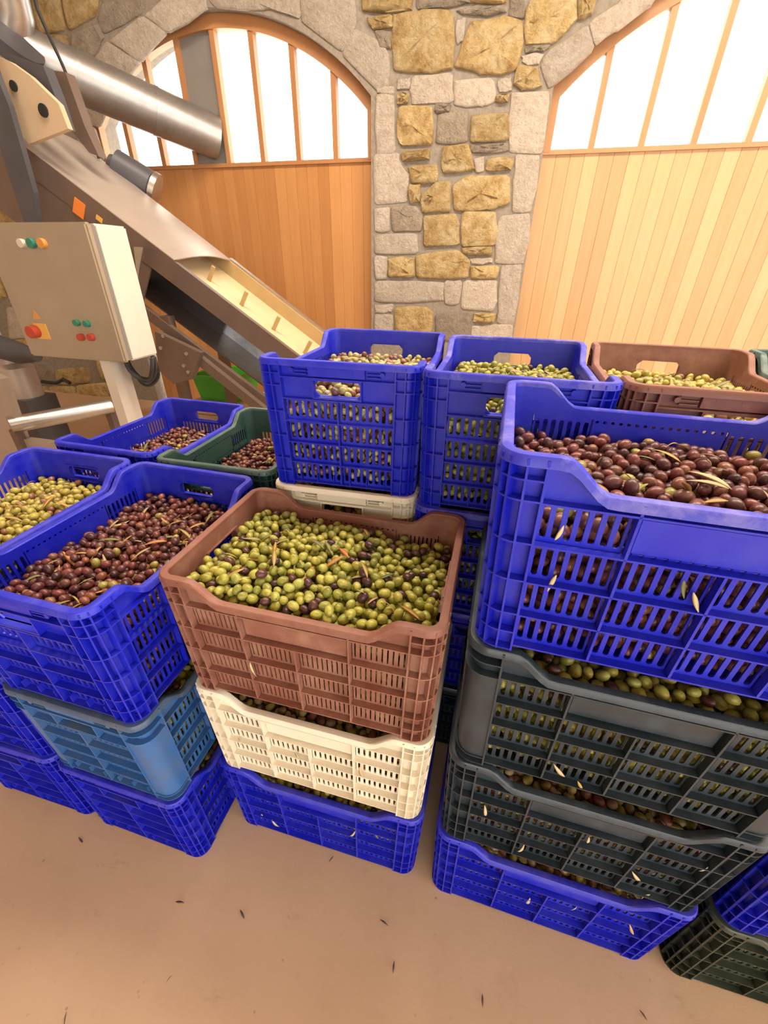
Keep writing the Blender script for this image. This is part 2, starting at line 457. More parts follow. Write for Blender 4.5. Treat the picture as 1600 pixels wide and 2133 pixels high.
STONES = [
    ('Y', c3((135, 60), (240, 50), (350, 45), (365, 75), (365, 265), (280, 285), (135, 275), (130, 150))),
    ('Y', c3((435, 95), (560, 70), (635, 90), (635, 160), (615, 265), (560, 290), (470, 285), (375, 260), (400, 190))),
    ('Y', c3((665, 10), (770, 0), (845, 0), (845, 85), (760, 165), (655, 175), (650, 100))),
    ('P', c3((385, 85), (410, 75), (405, 150), (380, 170))),
    ('Y', c3((860, -10), (935, -10), (900, 55), (860, 75))),
    ('P', c3((905, 85), (1010, 25), (1060, -40), (1190, -60), (1130, 30), (1010, 112), (925, 172))),
    ('P', c3((885, 100), (915, 190), (745, 345), (710, 260), (740, 210))),
    ('Y', c3((625, 260), (690, 270), (705, 340), (640, 350), (605, 330))),
    ('P', c3((210, 305), (355, 290), (362, 400), (210, 405), (200, 350))),
    ('P', c3((372, 322), (520, 315), (530, 400), (470, 415), (375, 410))),
    ('P', c3((545, 320), (590, 310), (590, 350), (545, 355))),
    ('Y', c3((150, 375), (190, 370), (185, 400), (150, 405))),
    ('Y', c3((540, 378), (580, 375), (575, 397), (540, 400))),
    ('P', c3((600, 365), (732, 365), (736, 390), (715, 595), (590, 595), (585, 470))),
    ('P', c3((65, 375), (130, 372), (135, 595), (65, 595))),
    ('Y', c3((155, 425), (275, 420), (285, 565), (160, 570), (148, 500))),
    ('G', c3((310, 450), (420, 435), (420, 555), (300, 560))),
    ('Y', c3((440, 460), (580, 445), (580, 545), (435, 555))),
    ('G', c3((435, 570), (575, 565), (575, 592), (440, 597))),
    ('G', c3((300, 410), (350, 412), (350, 438), (300, 440))),
    ('P', c3((58, 610), (150, 610), (160, 650), (190, 690), (185, 790), (60, 795))),
    ('Y', c3((165, 600), (270, 588), (265, 625), (175, 632))),
    ('Y', c3((330, 580), (420, 570), (435, 620), (445, 665), (330, 680), (322, 640))),
    ('Y', c3((195, 655), (300, 645), (300, 710), (205, 715))),
    ('Y', c3((500, 625), (600, 620), (590, 665), (500, 670))),
    ('P', c3((452, 625), (487, 620), (482, 665), (455, 670))),
    ('P', c3((615, 615), (703, 615), (690, 720), (670, 825), (600, 825), (605, 720))),
    ('Y', c3((370, 725), (420, 695), (580, 690), (585, 800), (510, 820), (375, 825))),
    ('Y', c3((250, 760), (300, 720), (350, 715), (355, 825), (250, 830), (240, 790))),
    ('Y', c3((195, 730), (235, 728), (230, 790), (200, 795))),
    ('G', c3((125, 815), (215, 812), (240, 835), (240, 900), (130, 905))),
    ('P', c3((62, 820), (112, 818), (115, 905), (62, 905))),
    ('Y', c3((250, 850), (370, 845), (388, 880), (385, 960), (255, 965))),
    ('Y', c3((405, 835), (530, 832), (535, 900), (525, 960), (400, 965))),
    ('P', c3((550, 855), (662, 845), (658, 950), (638, 1030), (530, 1030), (535, 940))),
    ('P', c3((62, 920), (220, 920), (225, 990), (62, 995))),
    ('Y', c3((405, 975), (515, 970), (510, 998), (410, 998))),
    ('P', c3((430, 1012), (515, 1012), (510, 1030), (440, 1032))),
    ('Y', c3((225, 1000), (380, 980), (425, 1020), (425, 1085), (225, 1088))),
    ('Y', c3((115, 1015), (210, 1012), (210, 1085), (115, 1085))),
    ('P', c3((62, 1010), (105, 1012), (105, 1090), (62, 1090))),
    ('Y', c3((440, 1045), (540, 1045), (535, 1085), (440, 1088))),
    ('P', c3((62, 1105), (325, 1105), (325, 1180), (62, 1185))),
    ('P', c3((335, 1105), (395, 1105), (385, 1190), (335, 1190))),
    ('P', c3((410, 1105), (535, 1100), (530, 1190), (520, 1215), (400, 1210))),
    ('P', c3((555, 1045), (633, 1045), (620, 1160), (605, 1270), (540, 1265), (545, 1150))),
    ('P', c3((62, 1200), (125, 1195), (120, 1220), (62, 1225))),
    ('P', c3((62, 1235), (125, 1235), (125, 1330), (62, 1330))),
    ('Y', c3((140, 1210), (260, 1205), (285, 1230), (275, 1330), (140, 1330))),
    ('G', c3((300, 1235), (430, 1230), (430, 1330), (300, 1330))),
    ('Y', c3((450, 1230), (530, 1228), (525, 1258), (450, 1262))),
    ('P', c3((445, 1278), (595, 1275), (588, 1350), (440, 1350))),
    ('Y', c3((35, 75), (125, 70), (125, 110), (50, 115))),
    ('G', c3((62, 128), (118, 135), (118, 190), (85, 180))),
    ('P', c3((70, 348), (130, 342), (130, 365), (75, 368))),
    ('P', c3((150, 320), (195, 310), (190, 345), (150, 350))),
    ('Y', c3((10, -20), (205, -20), (195, 40), (20, 50))),
    ('G', c3((225, -20), (430, -20), (430, 15), (330, 25), (225, 35))),
    ('G', c3((380, 38), (560, 20), (570, 52), (420, 65))),
    ('Y', c3((445, -20), (570, -20), (565, 10), (445, 15))),
    ('G', c3((588, 5), (640, 0), (640, 70), (592, 60))),
    ('G', c3((650, 190), (745, 180), (720, 200), (650, 210))),
    ('P', c3((640, 222), (720, 212), (690, 250), (640, 245))),
    ('P', [(714, 112), (742, 62), (800, 95), (812, 140), (808, 176), (786, 190)]),
    ('P', [(632, 46), (627, -10), (665, -14), (735, -6), (740, 46), (712, 106)]),
    ('P', [(432, -16), (622, -22), (624, 38), (555, 18), (450, 18)]),
    ('P', [(302, 34), (360, -14), (424, -14), (428, 20), (350, 68)]),
    ('P', [(228, 84), (298, 38), (346, 70), (292, 126)]),
    ('P', [(196, 128), (224, 90), (288, 130), (262, 168), (244, 190)]),
    ('P', [(146, 218), (192, 140), (240, 192), (205, 262), (160, 246)]),
    ('P', [(158, 262), (196, 268), (216, 330), (170, 330)]),
    ('G', [(222, -10), (300, -20), (300, 24), (215, 70), (205, 40)]),
    ('Y', [(132, -10), (210, -14), (200, 32), (146, 62)]),
    ('G', [(150, 72), (205, 50), (216, 82), (190, 122), (150, 110)]),
    ('Y', [(70, -10), (124, -10), (136, 60), (84, 70)]),
    ('Y', [(80, 80), (140, 74), (142, 130), (90, 150)]),
    ('Y', [(10, -10), (60, -10), (70, 70), (16, 80)]),
    ('P', [(15, 640), (62, 650), (66, 700), (20, 706)]),
    ('Y', [(20, 712), (66, 708), (72, 752), (26, 756)]),
    ('Y', [(118, 770), (184, 766), (188, 796), (122, 800)]),
    ('Y', [(104, 806), (156, 804), (160, 838), (108, 842)]),
    ('Y', [(162, 802), (222, 798), (226, 832), (166, 836)]),
    ('G', [(78, 762), (112, 762), (114, 800), (82, 800)]),
    ('Y', [(50, 806), (98, 806), (100, 846), (54, 850)]),
]


def make_stone(kind, px, i):
    rnd = random.Random(100 + i)
    pts = [Vector(p) for p in px]
    area = sum(pts[k].x * pts[(k + 1) % len(pts)].y - pts[(k + 1) % len(pts)].x * pts[k].y for k in range(len(pts)))
    if area < 0: pts = pts[::-1]
    n = len(pts)
    fine = []
    for k in range(n):       # soften the corners, break the edges
        a, b = pts[k], pts[(k + 1) % n]
        for t in (.07, .5, .93):
            q = a.lerp(b, t); fine.append(q + Vector((rnd.uniform(-.006, .006), rnd.uniform(-.006, .006))))
    c = sum(fine, Vector((0, 0))) / len(fine)
    grow = [(p - c).normalized() * .011 for p in fine]; fine = [p + g for p, g in zip(fine, grow)]
    proud = {'Y': .024, 'P': .012, 'G': .014}[kind]; rough = {'Y': .012, 'P': .003, 'G': .008}[kind]
    rings = [(0.0, .012), (0.0, -proud * .35), (.045, -proud * .85), (.2, -proud - rough * .3), (.42, -proud - rough * .6), (.7, -proud - rough)]
    bm = bmesh.new(); vv = []
    for ins, dy in rings:
        vv.append([bm.verts.new((p.x + (c.x - p.x) * ins, WALL_Y + dy + (rnd.uniform(-rough, rough) if ins > .05 else 0), p.y + (c.y - p.y) * ins)) for p in fine])
    N = len(fine)
    for a, b in zip(vv, vv[1:]):
        for k in range(N): bm.faces.new((a[k], a[(k + 1) % N], b[(k + 1) % N], b[k]))
    cv = bm.verts.new((c.x, WALL_Y - proud - rough * rnd.uniform(.3, 1.3), c.y))
    for k in range(N): bm.faces.new((vv[-1][k], vv[-1][(k + 1) % N], cv))
    me = mesh_of(bm, 'stone', True); me.set_sharp_from_angle(angle=math.radians(50))
    link('stone', me, M[kind], wall)


DONE = []
for i, (k, px) in enumerate(STONES):
    wp = [(q.x, q.z) for q in (at(p[0], p[1], y=WALL_Y) for p in px)]
    xs, zs = [p[0] for p in wp], [p[1] for p in wp]
    DONE.append((min(xs) - .02, max(xs) + .02, min(zs) - .02, max(zs) + .02))
    make_stone(k, wp, i)


def free(x0, x1, z0, z1): return not any(a < x1 and b > x0 and c < z1 and d > z0 for a, b, c, d in DONE)


# the same masonry goes on round the arches and over the rest of the wall
rs = random.Random(31); n_st = len(STONES)
for x0, x1 in DOORS:
    cx, cz = (x0 + x1) / 2, SPRING + RISE - ARC_R
    a0 = math.asin(HALF / ARC_R); nv = 11
    for k in range(nv):
        t0, t1 = -a0 + 2 * a0 * k / nv + .006, -a0 + 2 * a0 * (k + 1) / nv - .006
        ro = ARC_R + rs.uniform(.24, .30)
        wp = [(cx + math.sin(t) * r, cz + math.cos(t) * r) for t, r in ((t0, ARC_R + .015), (t0, ro), (t1, ro), (t1, ARC_R + .015))]
        mx, mz = sum(p[0] for p in wp) / 4, sum(p[1] for p in wp) / 4
        if free(mx - .05, mx + .05, mz - .05, mz + .05):
            n_st += 1; make_stone('P', wp, n_st)
z = .02
while z < 3.75:
    h = rs.uniform(.13, .21); x = X0 + .05
    while x < 3.2:
        w_ = rs.uniform(.17, .36); a, b = x, min(x + w_, X1 - .03); x = b + .035
        ok = free(a, b, z, z + h)
        for x0, x1 in DOORS:
            if b > x0 - .02 and a < x1 + .02 and z < SPRING + .05: ok = False
            cx, cz = (x0 + x1) / 2, SPRING + RISE - ARC_R
            if any(math.hypot(xx - cx, zz - cz) < ARC_R + .265 and abs(xx - cx) < HALF + .25 for xx in (a, b) for zz in (z, z + h)): ok = False
        if -1.13 < a < .11 and z < .8: ok = False      # behind the crates
        if ok:
            j = lambda: rs.uniform(-.02, .02)
            n_st += 1
            make_stone(rs.choice('YYYPG'), [(a + j(), z + j()), ((a + b) / 2, z + j()), (b + j(), z + j()), (b + j(), z + h + j()), ((a + b) / 2, z + h + j()), (a + j(), z + h + j())], n_st)
    z += h + .035


# ------------------------------------------------------------------ arched doors
def make_door(idx, x0, x1, wood, grey_pane, label):
    d = empty('door_%d' % idx, ((x0 + x1) / 2, DOOR_Y, 0)); tag(d, label, None, None, 'structure')
    w = .0955; x = x1 if idx == 1 else x0; sgn = -1 if idx == 1 else 1
    while x0 < x + sgn * w * .5 < x1:
        a, b = sorted((x, x + sgn * w)); a = max(a, x0); b = min(b, x1)

        def fn(bm, a=a, b=b):
            g = .0014
            prism_pts = [(a + .0002, DOOR_Y + .0025), (a + g, DOOR_Y), (b - g, DOOR_Y), (b - .0002, DOOR_Y + .0025), (b, DOOR_Y + .04), (a, DOOR_Y + .04)]
            lo = [bm.verts.new((p[0], p[1], .01)) for p in prism_pts]; hi = [bm.verts.new((p[0], p[1], SILL - .012)) for p in prism_pts]
            bm.faces.new(lo); bm.faces.new(hi[::-1])
            for k in range(6): bm.faces.new((lo[k], lo[(k + 1) % 6], hi[(k + 1) % 6], hi[k]))
        make('plank', wood, d, fn); x += sgn * w
    make('sill_rail', M['wood_frame'] if idx == 1 else M['wood_frame_glare'], d, lambda bm: box(bm, x0, x1, DOOR_Y - .018, DOOR_Y + .045, SILL - .014, SILL + .012))
    fw = .075

    def arch(bm):
        n = 36; A = []
        for i in range(n + 1):
            t = i / n; xx = x0 + (x1 - x0) * t
            zo = arch_z(xx, x0, x1)
            c = (x0 + x1) / 2; dirv = Vector((c - xx, SPRING + RISE - ARC_R - zo)).normalized() * fw
            A.append(((xx, zo), (min(max(xx + dirv.x, x0 + .05), x1 - .05), zo + dirv.y)))
        A = [((x0, SILL), (x0 + .05, SILL))] + A + [((x1, SILL), (x1 - .05, SILL))]
        rows = []
        for o, i_ in A:
            rows.append([bm.verts.new((o[0], DOOR_Y - .02, o[1])), bm.verts.new((i_[0], DOOR_Y - .02, i_[1])), bm.verts.new((i_[0], DOOR_Y + .05, i_[1])), bm.verts.new((o[0], DOOR_Y + .05, o[1]))])
        for a, b in zip(rows, rows[1:]):
            for k in range(4): bm.faces.new((a[k], a[(k + 1) % 4], b[(k + 1) % 4], b[k]))
        bm.faces.new(rows[0]); bm.faces.new(rows[-1][::-1])
    make('arch_frame', M['wood_frame'] if idx == 1 else M['wood_frame_glare'], d, arch)
    pitch = (x1 - x0) / 8
    for k in range(1, 8):
        xm = x1 - pitch * k
        zt = arch_z(xm, x0, x1) - .03
        make('mullion', M['wood_frame'] if idx == 1 else M['wood_frame_glare'], d, lambda bm: box(bm, xm - .02, xm + .02, DOOR_Y - .012, DOOR_Y + .045, SILL + .01, zt))
    for k in range(8):
        a, b = x1 - pitch * (k + 1) + .018, x1 - pitch * k - .018
        if k == 0: b = x1 - .012
        if k == 7: a = x0 + .012

        def fn(bm):
            n = 5; top = [(a + (b - a) * i / n) for i in range(n + 1)]
            pts = [(a, SILL)] + [(b, SILL)] + [(xx, arch_z(xx, x0, x1) - .01) for xx in top[::-1]]
            prism(bm, pts, DOOR_Y + .012, DOOR_Y + .018)
        if k == grey_pane:
            p = make('blanking_panel', M['panelgrey'], d, fn); p['label'] = 'grey sheet panel in place of a pane'
        else:
            make('pane', M['glass'], d, fn)
    return d


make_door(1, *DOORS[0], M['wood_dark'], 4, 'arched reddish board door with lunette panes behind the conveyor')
make_door(2, *DOORS[1], M['wood_glare'], -1, 'arched board door in glare-lightened colour with lunette panes right of pillar')

# ------------------------------------------------------------------ crates
CL, CW, CH = 0.26, 0.182, 0.2985          # half length, half width, height
CR = 0.034                                # corner radius
COR = 0.055                               # corner width before the slotted panel
DIP = 0.038
TB = 0.963
SK = 0.0142                                # skin recess behind the rib edges


def zrim(u):
    a = abs(u)
    t = min(max((a - (CL - .128)) / .056, 0), 1); t = t * t * (3 - 2 * t)
    return CH - DIP * (1 - t)


class Face:
    """writes geometry given on a wall face: s along, z up, d outward from the outer plane"""
    def __init__(self, bm, kind, sgn):
        self.bm, self.kind, self.sgn = bm, kind, sgn

    def p(self, s, z, d):
        if self.kind == 'long': return (s, self.sgn * (CW + d), z)
        return (self.sgn * (CL + d), s, z)

    def v(self, s, z, d): return self.bm.verts.new(self.p(s, z, d))

    def box(self, s0, s1, z0, z1, d0, d1):
        vs = [self.v(s, z, d) for s in (s0, s1) for z in (z0, z1) for d in (d0, d1)]
        for f in ((0, 1, 3, 2), (4, 6, 7, 5), (0, 4, 5, 1), (2, 3, 7, 6), (0, 2, 6, 4), (1, 5, 7, 3)):
            self.bm.faces.new([vs[i] for i in f])

    def hole_tile(self, s0, s1, z0, z1, hs0, hs1, hz0, hz1, c, d0, d1):
        """rect plate with a chamfered hole through it"""
        H = [(hs1, hz0 + c), (hs1, hz1 - c), (hs1 - c, hz1), (hs0 + c, hz1), (hs0, hz1 - c), (hs0, hz0 + c), (hs0 + c, hz0), (hs1 - c, hz0)]
        O = [(s1, hz0 + c), (s1, hz1 - c), (hs1 - c, z1), (hs0 + c, z1), (s0, hz1 - c), (s0, hz0 + c), (hs0 + c, z0), (hs1 - c, z0)]
        Cn = {1: (s1, z1), 3: (s0, z1), 5: (s0, z0), 7: (s1, z0)}
        lay = []
        for d in (d1, d0):
            h = [self.v(a, b, d) for a, b in H]; o = [self.v(a, b, d) for a, b in O]
            cn = {k: self.v(a, b, d) for k, (a, b) in Cn.items()}
            for k in range(8):
                j = (k + 1) % 8
                f = [h[k], o[k]] + ([cn[k]] if k in cn else []) + [o[j], h[j]]
                self.bm.faces.new(f if d == d1 else f[::-1])
            lay.append(h)
        for k in range(8):
            j = (k + 1) % 8
            self.bm.faces.new((lay[0][j], lay[1][j], lay[1][k], lay[0][k]))

    def slots(self, s0, s1, z0, z1, n, frac, hz0, hz1):
        p = (s1 - s0) / n
        for i in range(n):
            a, b = s0 + i * p, s0 + (i + 1) * p
            hw = p * frac / 2; m_ = (a + b) / 2
            self.hole_tile(a, b, z0, z1, m_ - hw, m_ + hw, hz0, hz1, hw * .6, -SK - .0028, -SK)


def taper(bm):
    for v in bm.verts:
        k = TB + (1 - TB) * v.co.z / CH
        v.co.x *= k; v.co.y *= k


ZR_L = [.012, .0695, .127, .1845, .242]
ZR_S = [.012, .063, .114, .165, .216]


def side_panel(sgn, st):
    bm = bmesh.new(); F = Face(bm, 'long', sgn)
    e = CL - COR; cw = 2 * e / 4; z = ZR_L
    rows = range(4)
    for cidx in range(4):
        a = -e + cidx * cw; b = a + cw
        for r in rows:
            if r == 3 and cidx in (1, 2): continue
            F.slots(a + .003, b - .003, z[r], z[r + 1], st['n'], st['frac'], z[r] + .006, z[r + 1] - st['gap'])
    # label plate, slightly proud, with a row of pin holes above and below
    F.box(-cw + .006, cw - .006, z[3] + .006, z[4] - .007, -SK - .003, -SK + .0035)
    for zz0, zz1 in ((z[3], z[3] + .006), (z[4] - .007, z[4])):
        n = 16; p = (2 * cw) / n
        for i in range(n):
            s0 = -cw + i * p
            F.hole_tile(s0, s0 + p, zz0, zz1, s0 + p * .28, s0 + p * .72, zz0 + .0012, zz1 - .0012, .0012, -SK - .0028, -SK)
    F.box(-cw, -cw + .006, z[3] + .006, z[4] - .007, -SK - .0028, -SK); F.box(cw - .006, cw, z[3] + .006, z[4] - .007, -SK - .0028, -SK)
    # top band following the dipped rim
    n = 40; prev = None
    for i in range(n + 1):
        s = -e + 2 * e * i / n
        q = [F.v(s, z[4], -SK), F.v(s, zrim(s) - .003, -SK), F.v(s, zrim(s) - .003, -SK - .0028), F.v(s, z[4], -SK - .0028)]
        if prev:
            for k in range(4): bm.faces.new((prev[k], prev[(k + 1) % 4], q[(k + 1) % 4], q[k]))
        prev = q
    # ribs
    for k, zz in enumerate(z): F.box(-e, e, zz - .0013, zz + .0013, -SK, -.0012)
    for k in range(5):
        s = -e + k * cw
        top = zrim(s) - .004 if k != 2 else z[3]
        F.box(s - .0016, s + .0016, z[0], top, -SK, -.0012)
    F.box(-e, e, .008, z[0], -SK - .0028, -SK)
    for k in range(8):
        s = -e + cw * (k + .5) / 2
        F.box(s - .001, s + .001, .008, z[0], -SK, -.004)
    taper(bm); return mesh_of(bm, 'side_panel')


def end_panel(sgn, st):
    bm = bmesh.new(); F = Face(bm, 'short', sgn)
    e = CW - COR; z = ZR_S; n = st['n'] + 1
    for cidx in range(2):
        a = -e + cidx * e
        for r in range(4):
            F.slots(a + .003, a + e - .003, z[r], z[r + 1], n, st['frac'], z[r] + .007, z[r + 1] - .007)
    hz0, hz1, hw = .222, .258, .052
    F.hole_tile(-e, e, z[4], .262, -hw, hw, hz0, hz1, .011, -SK - .0028, -SK)
    # moulded lip round the hand hole
    F.box(-hw - .003, hw + .003, hz0 - .003, hz0, -SK - .014, -.0015); F.box(-hw - .003, -hw, hz0, hz1, -SK, -.0015); F.box(hw, hw + .003, hz0, hz1, -SK, -.0015)
    F.box(-hw - .003, hw + .003, hz1, hz1 + .003, -SK - .006, -.0015)
    F.box(-e, e, .262, CH - .003, -SK - .0028, -SK)
    F.box(-.062, .062, .266, CH - .008, -SK, -.004)             # solid tag block above the hand hole
    for k in (-1, 0, 1): F.box(k * .038 - .004, k * .038 + .004, .277, .284, -.0041, -.0036)
    for s in (-1, 1):
        for zz in (.270, .277, .284): F.box(min(s * .066, s * .095), max(s * .066, s * .095), zz - .001, zz + .001, -SK, -.004)
        bmv = bmesh.ops.create_cone(bm, cap_ends=True, segments=10, radius1=.005, radius2=.005, depth=SK - .003, matrix=Matrix.Translation(F.p(s * .099, .277, -SK / 2 - .001)) @ Matrix.Rotation(math.pi / 2, 4, 'Y'))
    for zz in z[:4] + [.216, .262]: F.box(-e, e, zz - .0013, zz + .0013, -SK, -.0012)
    for s in (-e, 0, e): F.box(s - .0016, s + .0016, z[0], CH - .006 if s else z[4], -SK, -.0012)
    F.box(-e, e, .008, z[0], -SK - .0028, -SK)
    for k in range(6):
        s = -e + 2 * e * (k + .5) / 6
        F.box(s - .001, s + .001, .008, z[1] - .03, -SK, -.004)
    taper(bm); return mesh_of(bm, 'end_panel')


def corner_path():
    P = []
    e = CL - COR
    for t in (0, .5, 1): P.append((Vector((e + t * (COR - CR), CW)), Vector((0, 1))))
    for k in range(1, 8):
        a = math.pi / 2 * (1 - k / 8); n = Vector((math.cos(a), math.sin(a)))
        P.append((Vector((CL - CR, CW - CR)) + n * CR, n))
    for t in (0, .5, 1): P.append((Vector((CL, CW - CR - t * (COR - CR))), Vector((1, 0))))
    return P


def corner_post(sx, sy, smooth):
    bm = bmesh.new(); P = corner_path(); n = len(P)

    def pv(i, d, z):
        q = P[i][0] + P[i][1] * d
        return bm.verts.new((q.x * sx, q.y * sy, z))

    def strip(i0, i1, z0, z1, d0, d1):
        prev = None
        for i in range(i0, i1 + 1):
            q = [pv(i, d1, z0), pv(i, d1, z1), pv(i, d0, z1), pv(i, d0, z0)]
            if prev:
                for k in range(4): bm.faces.new((prev[k], prev[(k + 1) % 4], q[(k + 1) % 4], q[k]))
            else: bm.faces.new(q)
            prev = q
        bm.faces.new(prev[::-1])
    strip(0, n - 1, 0.0, CH - .003, -SK - .0028, -SK)
    if smooth:
        strip(0, n - 1, .022, .236, -SK + .001, -.004)
        zs = [.001, .02, .238, .266]
    else:
        zs = [.001, .035, .0695, .127, .1845, .242, .268]
    for z in zs: strip(0, n - 1, z, z + .0024, -SK, -.001)
    ribs = (0, 2, 5, 7, 10, 12) if not smooth else (0, 12)
    for i in ribs:
        q = P[i][0]; nn = P[i][1]; tt = Vector((nn.y, -nn.x)) * .0014
        vs = []
        for z in (0.0, CH - .004):
            for d in (-SK, -.0008):
                for s in (-1, 1):
                    w_ = q + nn * d + tt * s; vs.append(bm.verts.new((w_.x * sx, w_.y * sy, z)))
        for f in ((0, 1, 3, 2), (4, 6, 7, 5), (0, 4, 5, 1), (2, 3, 7, 6), (0, 2, 6, 4), (1, 5, 7, 3)): bm.faces.new([vs[j] for j in f])
    taper(bm); return mesh_of(bm, 'corner_post')


def rim_mesh():
    bm = bmesh.new(); path = []
    P = corner_path()
    q1 = [(p.x, p.y, nn.x, nn.y) for p, nn in P]
    us = [-(CL - COR) + 2 * (CL - COR) * i / 36 for i in range(1, 36)]
    quad1 = q1; quad4 = [(x, -y, nx, -ny) for x, y, nx, ny in q1][::-1]
    quad3 = [(-x, -y, -nx, -ny) for x, y, nx, ny in q1]; quad2 = [(-x, y, -nx, ny) for x, y, nx, ny in q1][::-1]
    path += quad1 + quad4 + [(-u, -CW, 0, -1) for u in us] + quad3 + quad2 + [(u, CW, 0, 1) for u in us]
    sec = [(-.0175, -.009), (-.0175, -.0025), (-.016, -.0006), (-.009, 0), (-.0045, -.0006), (-.0025, -.0028), (-.0008, -.013), (-.003, -.013), (-.005, -.0055), (-.0138, -.0055)]
    rings = []
    for x, y, nx, ny in path:
        zt = zrim(x) if abs(ny) > .99 else CH
        rings.append([bm.verts.new((x + nx * d, y + ny * d, zt + dz)) for d, dz in sec])
    N = len(rings); K = len(sec)
    for i in range(N):
        a, b = rings[i], rings[(i + 1) % N]
        for k in range(K): bm.faces.new((a[k], a[(k + 1) % K], b[(k + 1) % K], b[k]))
    return mesh_of(bm, 'rim')


def base_mesh():
    bm = bmesh.new()
    a, b = (CL - SK) * TB - .002, (CW - SK) * TB - .002
    box(bm, -a, a, -b, b, .0085, .0125)
    for k in range(-4, 5): box(bm, k * .05 - .0015, k * .05 + .0015, -b + .01, b - .01, .004, .0085)
    for k in range(-2, 3): box(bm, -a + .01, a - .01, k * .06 - .0015, k * .06 + .0015, .004, .0085)
    return mesh_of(bm, 'base')


STYLES = {
    'std': dict(n=7, frac=.56, gap=.006, smooth=False),
    'smooth': dict(n=7, frac=.54, gap=.006, smooth=True),
    'white': dict(n=8, frac=.42, gap=.018, smooth=False),
    'brown': dict(n=10, frac=.30, gap=.009, smooth=False),
}
RIM, BASE = rim_mesh(), base_mesh()
CRATE = {}
for k, st in STYLES.items():
    CRATE[k] = dict(side=[side_panel(s, st) for s in (-1, 1)], end=[end_panel(s, st) for s in (-1, 1)],
                    corner=[corner_post(sx, sy, st['smooth']) for sx in (-1, 1) for sy in (-1, 1)])
for me in [RIM, BASE] + [x for c in CRATE.values() for l in c.values() for x in l]:
    me.materials.append(M['blue'])
    if me is RIM or 'corner' in me.name:
        me.polygons.foreach_set('use_smooth', [True] * len(me.polygons)); me.set_sharp_from_angle(angle=math.radians(35))


def make_crate(color, style, loc, rz, label, group):
    t = empty('plastic_crate', loc, rz); tag(t, label, 'crate', group)
    c = CRATE[style]
    for me in c['side']: link('side_panel', me, M[color], t)
    for me in c['end']:
        link('end_panel', me, M[color], t)['label'] = 'short end with a hand hole'
    for me in c['corner']: link('corner_post', me, M[color], t)
    link('rim', RIM, M['blue_rim_clean' if color == 'blue' and 'large foreground' not in label and 'back row' not in label else color + '_rim'], t); link('base', BASE, M[color], t)
    return t


# ------------------------------------------------------------------ olives
def ico(sub):
    bm = bmesh.new(); bmesh.ops.create_icosphere(bm, subdivisions=sub, radius=1)
    v = np.array([x.co[:] for x in bm.verts]); f = np.array([[y.index for y in x.verts] for x in bm.faces]); bm.free()
    return v, f


ICO1, ICO2 = ico(2), ico(3)     # 80 and 320 triangles
OR = .0089                      # mean olive radius


def deposit(n, hx, hy, surf, rnd):
    """drop n spheres on a heap whose under-surface is surf(x, y); the lowest of several tries is kept"""
    P = np.zeros((n, 4)); cnt = 0
    for i in range(n):
        r = OR * rnd.uniform(.86, 1.14)
        cx = rnd.uniform(-hx + r, hx - r, 14); cy = rnd.uniform(-hy + r, hy - r, 14)
        base = surf(cx, cy)
        if cnt:
            d2 = (cx[:, None] - P[None, :cnt, 0]) ** 2 + (cy[:, None] - P[None, :cnt, 1]) ** 2
            rr = (r + P[None, :cnt, 3]) * .93
            h = np.where(d2 < rr ** 2, P[None, :cnt, 2] + np.sqrt(np.maximum(rr ** 2 - d2, 0)), -1)
            zz = np.maximum(base, h.max(1))
        else: zz = base
        k = np.argmin(zz - base)
        P[cnt] = (cx[k], cy[k], zz[k], r); cnt += 1
    return P


def rand_rot(rnd, flat=.5):
    q = rnd.normal(size=3); q[2] *= flat; q /= np.linalg.norm(q)
    z = q; x = np.cross(z, rnd.normal(size=3)); x /= np.linalg.norm(x); y = np.cross(z, x)
    return np.stack([x, y, z], 1)


def heap_mesh(name, P, rots, icos, core=None):
    V, Fc = icos; nv = len(V)
    vs = np.empty((len(P) * nv, 3)); tip = np.empty(len(P) * nv)
    for i, (p, R) in enumerate(zip(P, rots)):
        k = np.array([.92, .92, 1.2]) * p[3]
        vs[i * nv:(i + 1) * nv] = (V * k) @ R.T + p[:3]; tip[i * nv:(i + 1) * nv] = V[:, 2]
    fs = (Fc[None] + (np.arange(len(P)) * nv)[:, None, None]).reshape(-1, 3)
    if core is not None:
        cv, cf = core; fs = np.concatenate([fs, cf + len(vs)]); vs = np.concatenate([vs, cv]); tip = np.concatenate([tip, np.zeros(len(cv))])
    me = bpy.data.meshes.new(name)
    me.from_pydata(vs.tolist(), [], fs.tolist())
    a = me.attributes.new('tip', 'FLOAT', 'POINT'); a.data.foreach_set('value', tip.astype(np.float32))
    me.polygons.foreach_set('use_smooth', [True] * len(me.polygons))
    return me


def core_box(hx, hy, z0, z1):
    v = np.array([(x, y, z) for x in (-hx, hx) for y in (-hy, hy) for z in (z0, z1)], float)
    q = ((0, 1, 3, 2), (4, 6, 7, 5), (0, 4, 5, 1), (2, 3, 7, 6), (0, 2, 6, 4), (1, 5, 7, 3))
    f = []
    for a, b, c, d in q: f += [(a, b, c), (a, c, d)]
    return v, np.array(f)


IX, IY = CL - .0212, CW - .0212


def heap_points(level, mound, rnd, n_top, tx=0, ty=0):
    s = TB + (1 - TB) * level / CH
    hx, hy = IX * s - .001, IY * s - .001
    surf = lambda x, y: level - .030 + tx * x + ty * y + mound * (1 - (x / hx) ** 2) * (1 - (y / hy) ** 2) + .006 * np.sin(x * 23 + rnd_ph) * np.sin(y * 19)
    rnd_ph = rnd.uniform(0, 6)
    return deposit(n_top, hx, hy, surf, rnd), (hx, hy)


